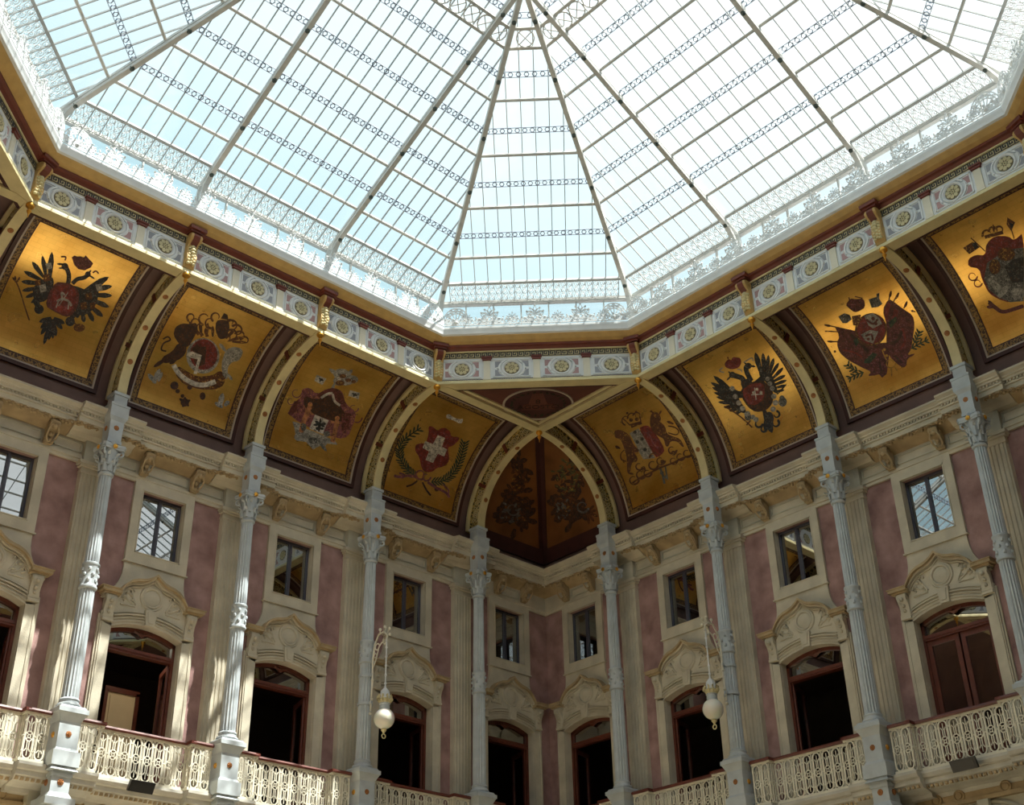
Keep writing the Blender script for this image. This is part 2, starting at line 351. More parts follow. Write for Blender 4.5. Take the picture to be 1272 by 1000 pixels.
# ------------------------------------------------------------------ cornice (entablature)
PROF = [(0, 13.50), (.06, 13.50), (.06, 13.56), (.09, 13.57), (.09, 13.63), (.05, 13.65), (.05, 13.96), (.09, 13.99), (.13, 14.03), (.34, 14.10), (.44, 14.10), (.44, 14.20),
        (.475, 14.205), (.475, 14.24), (.455, 14.245), (.455, 14.285), (.515, 14.29), (.515, 14.33), (.55, 14.345), (.55, 14.37), (.61, 14.42), (.61, 14.46), (.2, 14.54), (0, 14.54)]
TRI = 0
for sd in 'LR':
    TRI += 1
    root = thing('trim_%d' % TRI, 'carved stone cornice running along '+WN[sd]+' under the gold cove', 'cornice', kind='structure')
    mb = MB(); mb.loft([[tuple(wp(sd, max(o, .0), o, z)) for o, z in PROF], [tuple(wp(sd, LT-o, o, z)) for o, z in PROF]])
    part('entablature', mb, 'stone', root, smooth=25)
    for k in range(5):
        u = UC[k]; mb = MB(); ex = .13; P2 = [((o+ex if i not in (0, len(PROF)-1) else o), z) for i, (o, z) in enumerate(PROF) if z > 13.93]
        P2 = [(0, 13.95)] + P2
        mb.loft([[tuple(wp(sd, u-.66, o, z+.004)) for o, z in P2], [tuple(wp(sd, u+.66, o, z+.004)) for o, z in P2]])
        part('cornice_break', mb, 'stone', root, smooth=25)
        mb = MB(); mb.prism([(u-.27, 13.5), (u+.27, 13.5), (u+.27, 13.96), (u-.27, 13.96)], lambda a, b, c: tuple(wp(sd, a, c, b)), 0, .16)
        part('frieze_block', mb, 'stone_grey', root)
    # carved brackets, warm rosettes under the corona, bead course
    def brk():
        mb = MB()
        prof = [(.03, 0), (.10, 0), (.13, .05), (.11, .12), (.14, .2), (.22, .28), (.31, .33), (.35, .40), (.30, .45), (.03, .46)]
        mb.yz(prof, -.075, .075)
        for q in (-.085, .085):
            mb.ring((q, .25, .36), .07, .018, (0,1,0), (0,0,1), 10, 4); mb.ring((q, .10, .07), .045, .014, (0,1,0), (0,0,1), 8, 4)
        mb.ball((0, .30, .30), .06, 8, 5); mb.ball((0, .17, .17), .045, 8, 5); mb.ball((0, .13, .06), .04, 8, 5)
        for q in (-1, 1): mb.tube([(q*.05, .33, .32), (q*.11, .29, .2), (q*.09, .2, .08), (q*.03, .16, .02)], .02, 4)
        return mesh('bracket', mb, 'stone_warm', 45)
    def ros():
        mb = MB()
        for i in range(6): mb.ball((.075*cos(i*pi/3), .06*sin(i*pi/3), 0), .04, 6, 4, .6)
        mb.ball((0, 0, -.02), .04, 8, 4)
        for q in (-1, 1): mb.tube([(q*.1, 0, 0), (q*.16, .03, 0), (q*.2, -.02, .01), (q*.17, -.05, 0)], .018, 4)
        return mesh('rosette', mb, 'stone_warm', 45)
    BRK, ROS = cached('brk', brk), cached('ros', ros)
    for k, c in enumerate(UB[:6]):
        for q in ((-.58, .58) if k else (-.45, .45)):
            obj('bracket', BRK, root, wp(sd, c+q, .05, 13.62), RZ[sd])
        for q in ((-1.2, -.98, -.78, -.36, -.12, .12, .36, .78, .98, 1.2) if k else (-.75, -.2, .2, .62)):
            obj('rosette', ROS, root, wp(sd, c+q, .36 if abs(q) < .9 else .47, 14.085), RZ[sd])
        for a, b in (((-.46, .46), (-1.30, -.72), (.72, 1.30)) if k else ((-.33, .33),)):
            mb = MB(); fn = lambda a_, b_, c_: tuple(wp(sd, c+a_, c_, b_))
            for q in ((a, 13.70, b, 13.725), (a, 13.88, b, 13.905), (a, 13.70, a+.025, 13.905), (b-.025, 13.70, b, 13.905)):
                mb.prism([(q[0], q[1]), (q[2], q[1]), (q[2], q[3]), (q[0], q[3])], fn, .045, .075)
            part('frieze_panel', mb, 'stone_grey', root)
    mb = MB(); u = .62
    while u < UC[4]+.7:
        fn = lambda a, b, c: tuple(wp(sd, a, c, b))
        o = .13 if min(abs(u-q) for q in UC) < .64 else 0
        mb.prism([(u, 14.245), (u+.035, 14.245), (u+.035, 14.29), (u, 14.29)], fn, .45+o, .495+o); u += .07
    q = part('bead_course', mb, 'stone', root); q['kind'] = 'stuff'
    mb = MB(); fn = lambda a, b, c: tuple(wp(sd, a, c, b)); u = .5
    mb.loft([[tuple(wp(sd, o, o, z)) for o, z in ((.05, 13.955), (.33, 14.092), (.345, 14.108), (.05, 14.0))], [tuple(wp(sd, LT-o, o, z)) for o, z in ((.05, 13.955), (.33, 14.092), (.345, 14.108), (.05, 14.0))]])
    part('cove_moulding', mb, 'stone_warm', root)
# ------------------------------------------------------------------ pilasters
def pil():
    mb = MB(); x = -.27; P_ = [(-.27, 0)]
    n = 6; wdt = .54/n
    for i in range(n):
        a = -.27+i*wdt
        P_ += [(a+.012, .12), (a+.02, .12), (a+.035, .098), (a+wdt-.035, .098), (a+wdt-.02, .12), (a+wdt-.012, .12)]
    P_ += [(.27, 0)]
    mb.xy(P_, 7.75, 13.28)
    return mesh('shaft', mb, 'stone')
def pilbase():
    mb = MB().box(-.31, .31, 0, .17, 7.3, 7.6).box(-.3, .3, 0, .15, 7.6, 7.68).box(-.285, .285, 0, .135, 7.68, 7.75)
    return mesh('base', mb, 'stone')
def pilcap():
    mb = MB().box(-.28, .28, 0, .13, 13.28, 13.33).box(-.27, .27, 0, .12, 13.33, 13.40).box(-.31, .31, 0, .16, 13.40, 13.45).box(-.34, .34, 0, .19, 13.45, 13.52)
    return mesh('capital', mb, 'stone')
for sd in 'LR':
    for k in range(5):
        t = thing('pilaster', 'fluted stone pilaster on %s behind the %s iron column from the corner' % (WN[sd], ORD[k]), 'pilaster', wp(sd, UC[k], 0, 0), RZ[sd], 'stone pilasters behind the iron columns')
        obj('shaft', cached('pil', pil), t); obj('base', cached('pilb', pilbase), t); obj('capital', cached('pilc', pilcap), t)
# ------------------------------------------------------------------ iron columns
def rosm(r, mt, nm):
    def f():
        mb = MB(); mb.lathe([(.001, .03), (r*.35, .028), (r*.45, .016), (r*.9, .012), (r, 0)], 10)
        for i in range(6): mb.ball((r*.62*cos(i*pi/3), r*.62*sin(i*pi/3), .012), r*.26, 6, 4, .5)
        mb.v = [(x, z, y) for x, y, z in mb.v]
        return mesh(nm, mb, mt, 50)
    return cached(nm+mt+str(r), f)
def shaft():
    mb = MB(); mb.lathe([(.150, 8.66), (.147, 9.4), (.142, 10.2), (.138, 10.72)], 32, fl=.87); mb.lathe([(.133, 11.22), (.126, 12.2), (.118, 13.03)], 32, fl=.87)
    return mesh('shaft', mb, 'iron_blue')
def colbase():
    mb = MB(); mb.lathe([(.20, 8.49), (.215, 8.52), (.20, 8.555), (.17, 8.57), (.165, 8.60), (.18, 8.625), (.165, 8.65), (.15, 8.66)], 24)
    return mesh('base', mb, 'iron_blue', 40)
def band():
    mb = MB(); mb.lathe([(.138, 10.70), (.165, 10.72), (.17, 10.75), (.155, 10.78), (.150, 10.80), (.146, 11.14), (.155, 11.16), (.166, 11.18), (.16, 11.21), (.133, 11.23)], 24)
    for i in range(6):
        for j in range(3):
            a = (i+.5*(j % 2))*pi/3; mb.ball((.146*cos(a), .146*sin(a), 10.86+j*.11), .04, 6, 4)
    return mesh('ornamental_band', mb, 'iron_blue', 40)
def capit():
    mb = MB(); mb.lathe([(.118, 13.02), (.145, 13.04), (.15, 13.07), (.13, 13.10), (.125, 13.14), (.135, 13.30), (.17, 13.48), (.20, 13.58)], 20)
    for row, (z0, hh, n, r0, o0) in enumerate(((13.11, .22, 8, .13, 0), (13.24, .26, 8, .135, pi/8))):
        for i in range(n):
            a = 2*pi*i/n+o0; ca, sa = cos(a), sin(a); L = []
            for q in range(5):
                f = q/4; r = r0+.02+.045*f*f+.05*(f > .9); z = z0+hh*(f if f < .9 else .88); wd = .05*(1-.55*f)
                L.append([(ca*r-sa*wd, sa*r+ca*wd, z), (ca*(r+.02), sa*(r+.02), z+.01), (ca*r+sa*wd, sa*r-ca*wd, z), (ca*(r-.02), sa*(r-.02), z)])
            mb.loft(L)
    for i in range(4):
        a = pi/4+i*pi/2; ca, sa = cos(a), sin(a)
        mb.ring((ca*.235, sa*.235, 13.50), .05, .022, (ca, sa, 0), (0,0,1), 10, 5)
        mb.tube([(ca*.15, sa*.15, 13.36), (ca*.2, sa*.2, 13.5), (ca*.24, sa*.24, 13.55)], .025, 5)
    ab = []
    for i in range(4):
        a = pi/4+i*pi/2
        ab += [(.30*cos(a-.1), .30*sin(a-.1)), (.30*cos(a+.1), .30*sin(a+.1)), (.195*cos(a+pi/4), .195*sin(a+pi/4))]
    mb.xy(ab, 13.56, 13.60); mb.xy([(x*1.06, y*1.06) for x, y in ab], 13.60, 13.66)
    mb.lathe([(.24, 13.66), (.22, 13.70), (.17, 13.74), (.16, 13.76)], 4)
    return mesh('capital', mb, 'iron_blue', 40)
def impost():
    mb = MB()
    def fr(a, b, z0, z1): mb.loft([[(-a, -a, z0), (a, -a, z0), (a, a, z0), (-a, a, z0)], [(-b, -b, z1), (b, -b, z1), (b, b, z1), (-b, b, z1)]])
    fr(.15, .15, 13.72, 13.78); fr(.135, .145, 13.78, 14.20); fr(.145, .19, 14.20, 14.28); fr(.19, .19, 14.28, 14.52); fr(.2, .2, 14.52, 14.57); fr(.14, .14, 14.57, 14.78); fr(.165, .165, 14.78, 14.842)
    return mesh('impost_block', mb, 'iron_blue')
def pedest():
    mb = MB()
    def fr(a, b, z0, z1): mb.loft([[(-a, -a, z0), (a, -a, z0), (a, a, z0), (-a, a, z0)], [(-b, -b, z1), (b, -b, z1), (b, b, z1), (-b, b, z1)]])
    fr(.19, .19, 7.62, 8.22); fr(.19, .26, 8.22, 8.36); fr(.275, .275, 8.36, 8.44); fr(.25, .22, 8.44, 8.49)
    fr(.22, .19, 7.70, 7.76); fr(.25, .25, 7.45, 7.70); fr(.25, .2, 7.38, 7.45); fr(.17, .17, 7.02, 7.38); fr(.19, .19, 7.28, 7.34); fr(.23, .17, 6.92, 7.02); fr(.27, .27, 6.80, 6.92)
    return mesh('pedestal', mb, 'iron_blue')
def lowcol():
    mb = MB(); mb.lathe([(.2, 0), (.17, 5.6), (.17, 5.9), (.22, 6.0), (.2, 6.2), (.3, 6.75), (.3, 6.82)], 20)
    return mesh('lower_shaft', mb, 'iron_blue', 40)
for sd in 'LR':
    for k in range(5):
        t = thing('iron_column', 'slender pale blue iron column, %s from the corner along %s' % (ORD[k], WN[sd]), 'column', wp(sd, UC[k], d, 0), RZ[sd], 'pale blue iron columns')
        for nm, fn in (('shaft', shaft), ('base', colbase), ('ornamental_band', band), ('capital', capit), ('impost_block', impost), ('pedestal', pedest), ('lower_shaft', lowcol)):
            obj(nm, cached('col'+nm, fn), t)
        for i, (q, rz) in enumerate((((0, .145), 0), ((.145, 0), -pi/2), ((-.145, 0), pi/2))):
            obj('stud', rosm(.055, 'copper', 'stud'), t, (q[0]*1.0, q[1], 14.05), rz)
            obj('stud', rosm(.05, 'gold', 'stud'), t, (q[0]*1.62, q[1]*1.62, 13.61), rz)
            obj('stud', rosm(.055, 'gold' if i else 'copper', 'stud'), t, (q[0]*1.32, q[1]*1.32, 8.0), rz)
            obj('stud', rosm(.06, 'copper', 'stud'), t, (q[0]*1.19, q[1]*1.19, 7.19), rz)
# ------------------------------------------------------------------ arched ribs of the cove
RA, RB, RO = 2.10, 1.76, 2.92
def rp_(th, h=0.0):                      # rib intrados (off, z); h outward
    o = RO - RA*cos(th); z = ZT+.02 + RB*sin(th); n0, n1 = -RB*cos(th), RA*sin(th); L_ = sqrt(n0*n0+n1*n1)
    return o+h*n0/L_, z+h*n1/L_
def ribloft(h0, h1, x0, x1, t0=0, t1=pi/2, n=20):
    L = []
    for i in range(n+1):
        th = t0+(t1-t0)*i/n; a, b = rp_(th, h0), rp_(th, h1)
        L.append([(x0, *a), (x1, *a), (x1, *b), (x0, *b)])
    return MB().loft(L)
def flange(): return mesh('flange', ribloft(0, .05, -.1, .1), 'ivory', 40)
def webm(): return mesh('web', ribloft(.04, .50, -.045, .045), 'web', 40)
def edge(): 
    mb = ribloft(.40, .47, -.12, .12); return mesh('outer_moulding', mb, 'ivory', 40)
def seg(i): 
    def f():
        t0 = radians((31, 60)[i]); return mesh('web_block', ribloft(.045, .40, -.075, .075, t0-.02, t0+.02, 3), 'red_brown')
    return f
def orn(t0, t1):
    def f():
        mb = MB()
        for sx in (-1, 1):
            x = sx*.052; n = max(2, int((t1-t0)/.18))
            for i in range(n):
                tm = t0+(t1-t0)*(i+.5)/n; c = rp_(tm, .2); a = rp_(tm, .3); e = Vector((0, a[0]-c[0], a[1]-c[1])).normalized(); g = Vector((1,0,0)).cross(e)
                cc = Vector((x, *c)); mb.ring(cc, .085, .016, e, g, 10, 4); mb.ring(cc, .035, .014, e, g, 8, 4)
                for q in (-1, 1): mb.ring(cc+g*q*.15+e*.06, .045, .012, e, g, 8, 4); mb.ring(cc+g*q*.15-e*.06, .045, .012, e, g, 8, 4)
        return mesh('scrollwork', mb, 'petal', 40)
    return f
def finial():
    mb = MB(); mb.lathe([(.02, .03), (.06, .02), (.08, -.03), (.075, -.07), (.04, -.10), (.025, -.13), (.045, -.16), (.03, -.20), (.012, -.24), (.008, -.30), (.001, -.31)], 12)
    return mesh('finial', mb, 'gold', 50)
for sd in 'LR':
    for k in range(5):
        t = thing('arched_rib', 'ivory quarter-arch rib with scrollwork over the %s column from the corner of %s' % (ORD[k], WN[sd]), 'rib', wp(sd, UC[k], 0, 0), RZ[sd], 'arched ribs of the cove')
        obj('flange', cached('flange', flange), t); obj('web', cached('webm', webm), t); obj('outer_moulding', cached('edge', edge), t)
        for i in range(2): obj('web_block', cached('seg%d' % i, seg(i)), t)
        for i, (a, b) in enumerate(((.08, .5), (.58, 1.0), (1.09, 1.48))): obj('scrollwork', cached('orn%d' % i, orn(a, b)), t)
        for a in (22, 45, 68):
            q = rp_(radians(a), 0); e = obj('rosette', rosm(.06, 'copper', 'stud'), t, (0, q[0], q[1]))
            e.rotation_euler = (-(radians(90)-atan2(RB*cos(radians(a)), RA*sin(radians(a)))) + radians(0), 0, 0)
            n_ = Vector((0, RB*cos(radians(a)), -RA*sin(radians(a)))).normalized(); e.rotation_euler = (atan2(n_.z, n_.y), 0, 0)
        if not (k == 0 and sd == 'R'): obj('finial', cached('finial', finial), t, (0, s+.0, ZR))
# ------------------------------------------------------------------ ring beam
def octa(v, tau=T22):
    a, b = s+p+tau*v, s+v
    return [(-a, -b), (-(LT-a), -b), (-(LT-b), -a), (-(LT-b), -(LT-a)), (-(LT-a), -(LT-b)), (-a, -(LT-b)), (-b, -(LT-a)), (-b, -a)]
ring = thing('ring_beam', 'octagonal ivory and white ring beam carrying the glass roof', 'beam', kind='structure')
def octsweep(prof, closed=True):
    mb = MB(); L = []
    for i in range(8): L.append([(*octa(v)[i], z) for v, z in prof])
    return mb.loft(L, caps=False, closed=True)
part('soffit', octsweep([(.06, ZR), (.06, ZR+.05), (.035, ZR+.09), (0.0, ZR+.10), (-.22, ZR+.10), (-.22, ZR)]), 'ivory', ring)
part('fascia', octsweep([(0, ZR+.08), (0, 17.62), (-.25, 17.62), (-.25, ZR+.08)]), 'white_paint', ring)
part('back_moulding', octsweep([(-.22, ZR+.02), (-.22, ZR+.08), (-.30, ZR+.12), (-.30, ZR+.02)]), 'maroon', ring)
part('red_cornice', octsweep([(.0, 17.50), (.05, 17.50), (.10, 17.55), (.16, 17.56), (.16, 17.62), (.0, 17.66)]), 'red_brown', ring)
part('fret_ledge', octsweep([(.0, 17.475), (.04, 17.475), (.05, 17.505), (.0, 17.505)]), 'ivory', ring)
part('cove', octsweep([(.10, 17.60), (.16, 17.61), (.26, 17.64), (.35, 17.70), (.38, 17.75), (.0, 17.78)]), 'tan', ring)
part('gutter', octsweep([(.38, 17.73), (.41, 17.74), (.42, 17.80), (.44, 17.87), (.44, 17.92), (.30, 17.93), (.30, 17.86), (-.20, 17.86), (-.20, 17.60), (.36, 17.72)]), 'white_paint', ring)
def fret(n):
    def f():
        mb = MB(); wd = 1.0/n
        pts = [(0, 0), (0, 1), (.72, 1), (.72, .38), (.36, .38), (.36, .66)]
        for i in range(n):
            x0 = -.5+i*wd
            for (a, b), (c, e) in zip(pts[:-1], pts[1:]):
                x1, x2 = sorted((x0+a*wd, x0+c*wd)); z1, z2 = sorted((17.345+b*.115, 17.345+e*.115))
                mb.box(x1-.012, x2+.012, .004, .016, z1-.009, z2+.009)
            mb.box(x0-.012, x0+wd, .004, .016, 17.336, 17.354)
        return mesh('fret', mb, 'fret_dark')
    return f
def fband(): return mesh('fret_band', MB().box(-.5, .5, 0, .008, 17.325, 17.475), 'fret_cream')
def fpanel():
    mb = MB(); z0, z1 = 16.80, 17.27; x = .40
    for q in ((-x, x, z0, z0+.02), (-x, x, z1-.02, z1), (-x, -x+.02, z0, z1), (x-.02, x, z0, z1)): mb.box(q[0], q[1], 0, .02, q[2], q[3])
    zc = (z0+z1)/2
    for sx in (-1, 1):
        mb.tube([(sx*(.245*cos(a)+.02), .012, zc+.235*sin(a)) for a in [radians(-62+124*i/10) for i in range(11)]], .022, 4)
        mb.ball((sx*.29, .01, zc), .03, 6, 4)
    return mesh('fascia_panel', mb, 'white_paint')
def fspan():
    mb = MB(); z0, z1 = 16.83, 17.24; zc = 17.035
    for sx in (-1, 1):
        for sz in (-1, 1):
            P_ = [(sx*.36, zc+sz*.19)] + [(sx*(.27*cos(radians(a))+.03), zc+sz*(.26*sin(radians(a)))) for a in (47, 38, 28, 18, 9)] + [(sx*.36, zc+sz*.03)]
            P_ = [(a if abs(a) < .36 else sx*.36, min(max(b, z0+.01), z1-.01)) for a, b in P_]
            mb.xz(P_, .001, .006)
    return mb
def medal():
    mb = MB(); zc = 17.035
    mb.lathe([(.21, 0), (.22, .025), (.20, .04), (.175, .03), (.165, .012), (.001, .012)], 24); mb.v = [(x, z, y+zc) for x, y, z in mb.v]
    return mesh('medallion', mb, 'white_paint', 40)
def rosett():
    mb = MB(); zc = 17.035; mb.lathe([(.16, .012), (.155, .022), (.001, .022)], 20); mb.v = [(x, z, y+zc) for x, y, z in mb.v]
    return mesh('rosette_ground', mb, 'olive')
def petals():
    mb = MB(); zc = 17.035
    for i in range(8):
        a = 2*pi*i/8+.2; c, q = cos(a), sin(a)
        P_ = [(.045*c-0*q, .045*q), (.09*c-.04*q, .09*q+.04*c), (.135*c-.03*q, .135*q+.03*c), (.145*c, .145*q), (.135*c+.03*q, .135*q-.03*c), (.09*c+.04*q, .09*q-.04*c)]
        mb.xz([(x, z+zc) for x, z in P_], .018, .034)
    mb.ring((0, .026, zc), .028, .014, n=10)
    return mesh('petals', mb, 'petal')
def fpost():
    mb = MB().box(-.075, .075, 0, .03, 16.73, 17.24).box(-.09, .09, 0, .045, 16.73, 16.77)
    return mesh('post', mb, 'post_pale')
def fpcap():
    mb = MB().box(-.10, .10, 0, .06, 17.25, 17.30).box(-.12, .12, 0, .08, 17.30, 17.335)
    return mesh('post_cap', mb, 'red_brown')
def console():
    mb = MB()
    prof = [(0, 17.50), (.14, 17.50), (.19, 17.46), (.20, 17.40), (.17, 17.33), (.11, 17.27), (.085, 17.18), (.09, 17.08), (.11, 16.98), (.10, 16.90), (.05, 16.80), (.03, 16.74), (0, 16.74)]
    mb.yz(prof, -.085, .085)
    for sx in (-1, 1):
        for r in (.075, .045, .018): mb.ring((sx*.088, .115, 17.40), r, .014, (0,1,0), (0,0,1), 12, 4)
    return mesh('scroll', mb, 'tan', 35)
def conface(): return mesh('front_plate', MB().yz([(.135, 17.495), (.197, 17.46), (.207, 17.40), (.177, 17.325), (.12, 17.27), (.1, 17.24), (.09, 17.26), (.11, 17.29), (.15, 17.36), (.16, 17.42)], -.055, .055), 'red_brown')
def conleaf():
    mb = MB()
    for i in range(6):
        z = 17.20-.07*i; mb.ball((0, .10+.015*sin(i), z), .045-.003*i, 8, 5)
        for sx in (-1, 1): mb.ball((sx*.05, .09, z-.03), .03, 6, 4)
    return mesh('leaf_drop', mb, 'ivory', 50)
def concap(): return mesh('cap', MB().box(-.12, .12, 0, .21, 17.50, 17.545).box(-.15, .15, 0, .25, 17.545, 17.62), 'red_brown')
OC = octa(0)
def sideframe(i):
    A, B = Vector((*OC[i], 0)), Vector((*OC[(i+1) % 8], 0)); ctr = Vector((-LT/2, -LT/2, 0))
    ex = (B-A).normalized(); n = Vector((-ex.y, ex.x, 0))
    if n.dot(ctr-A) < 0: n = -n
    return A, B, atan2(n.y, n.x)-pi/2, n
SNM = {0: 'above the sunlit wall', 1: 'over the cut corner beside the sunlit wall', 6: 'above the shaded wall', 5: 'over the cut corner beside the shaded wall', 7: 'over the corner between both walls'}
SPAN = mesh('spandrel', fspan(), 'panel_pink'); SPANG = mesh('spandrel', fspan(), 'panel_grey')
for i in (0, 6, 7, 1, 5):
    A, B, rz, n = sideframe(i); nu = 9 if i in (0, 6) else 4; L_ = (B-A).length/nu
    for k in range(nu):
        c = A+(B-A)*((k+.5)/nu); q = obj('fascia_panel', cached('fp', fpanel), ring, c, rz, (L_/1.0667, 1, 1))
        obj('medallion', cached('med', medal), q); obj('rosette_ground', cached('rg', rosett), q); obj('petals', cached('pet', petals), q)
        obj('spandrel', SPAN if (k % 2) else SPANG, q)
        obj('fret_band', cached('fb', fband), ring, c, rz, (L_, 1, 1)); obj('fret', cached('fr', fret(8)), ring, c, rz, (L_, 1, 1))
        if k and not (i in (0, 6) and k % 3 == 0):
            c = A+(B-A)*(k/nu); q = obj('post', cached('fpo', fpost), ring, c, rz); obj('post_cap', cached('fpc', fpcap), q)
# scroll consoles at every rib
spots = []
for i in (0, 6):
    A, B, rz, n = sideframe(i)
    for k in range(4):
        c = A+(B-A)*(k/3); a = rz
        if k in (0, 3):
            j = (i-1) % 8 if k == 0 else (i+1) % 8; n2 = (n+sideframe(j)[3]).normalized(); a = atan2(n2.y, n2.x)-pi/2
        m_ = k+2 if i == 0 else 5-k
        spots.append((c, a, m_-1, 'L' if i == 0 else 'R'))
for c, a, k, sd in spots:
    t = thing('console_bracket', 'gilded scroll console on the ring beam above the %s rib of %s' % (ORD[k], WN[sd]), 'bracket', (c.x, c.y, 0), a, 'scroll consoles on the ring beam')
    obj('scroll', cached('con', console), t, sc=(1.25, 1.3, 1)); obj('front_plate', cached('conf', conface), t, sc=(1.25, 1.3, 1)); obj('leaf_drop', cached('conl', conleaf), t, sc=(1.2, 1.3, 1)); obj('cap', cached('conc', concap), t, sc=(1.2, 1.2, 1))
# pierced cresting on the gutter
def palm(hh, sc):
    def f():
        mb = MB()
        mb.ring((0, 0, .10*sc), .05*sc, .012*sc, n=10)
        for i in range(5):
            a = radians(90+(i-2)*32); L = hh*(.62 if i == 2 else .5)*1.0
            c = Vector((0, 0, .18*sc)); e = Vector((cos(a), 0, sin(a))); g = Vector((-sin(a), 0, cos(a)))
            mb.tube([c, c+e*L*.5+g*.04*sc, c+e*L, c+e*L*.5-g*.04*sc], .012*sc, 4, closed=True)
            mb.ball(c+e*L, .022*sc, 6, 4)
        for q in (-1, 1):
            mb.ring((q*.10*sc, 0, .10*sc), .055*sc, .013*sc, n=10); mb.ring((q*.12*sc, 0, .21*sc), .04*sc, .011*sc, n=8)
            mb.tube([(q*.02, 0, 0), (q*.08*sc, 0, -.05*sc), (q*.02, 0, -.09*sc)], .012, 4)
        return mesh('palmette', mb, 'white_paint')
    return f
def scrolls():
    mb = MB()
    for i in range(12): x = -.5+(i+.5)/12; mb.ring((x, 0, .05+.02*(i % 2)), .045, .012, n=8); mb.ball((x, 0, .13+.02*(i % 2)), .022, 6, 4)
    for q in (-1, 1):
        for x, r in ((.42, .06), (.30, .05)):
            mb.ring((q*x, 0, .07), r, .013, n=10); mb.ring((q*x, 0, .07), r*.45, .011, n=8)
        mb.tube([(q*.18, 0, .03), (q*.24, 0, .13), (q*.34, 0, .15), (q*.42, 0, .12), (q*.5, 0, .05)], .013, 4)
        mb.tube([(q*.22, 0, .0), (q*.30, 0, .02), (q*.38, 0, .0), (q*.46, 0, .03)], .013, 4)
        for x in (.2, .27, .36, .46): mb.ball((q*x, 0, .16+.02*sin(x*40)), .02, 6, 4)
    mb.box(-.5, .5, -.012, .012, -.03, -.005)
    return mesh('scrolls', mb, 'white_paint')
def shell():
    mb = MB()
    for k, r in enumerate((.40, .33, .26)): mb.ring((0, 0, .05), r, .014, n=14, a0=0, a1=pi, sx=.75)
    for i in range(7):
        a = pi*(i+.5)/7; mb.tube([(.04*cos(a), 0, .05+.04*sin(a)), (.26*cos(a), 0, .05+.36*sin(a))], .012, 4); mb.ring((.24*cos(a), 0, .05+.33*sin(a)), .045, .011, n=8)
    mb.ball((0, 0, .06), .05, 8, 5)
    return mesh('corner_shell', mb, 'white_paint')
for i in (0, 6, 7, 1, 5):
    A0, B0, rz, n = sideframe(i); oc = octa(.43); A, B = Vector((*oc[i], 17.98)), Vector((*oc[(i+1) % 8], 17.98))
    nu = 9 if i in (0, 6) else 4; L_ = (B-A).length/nu
    t = thing('roof_cresting', 'white pierced cast iron cresting on the gutter '+SNM[i], 'cresting', (A+B)/2, rz, 'cast iron crestings of the ring beam')
    for k in range(nu):
        x = (k+.5-nu/2)*L_
        obj('scrolls', cached('scr', scrolls), t, (x, 0, 0), 0, (L_, 1, 1)); obj('palmette', cached('palS', palm(.26, .75)), t, (x, 0, 0))
        if k: obj('palmette', cached('palL', palm(.42, 1.2)), t, (x-L_/2, 0, 0))
    for q in (-1, 1): obj('corner_shell', cached('shell', shell), t, (q*(L_*nu/2-.28), 0, 0))
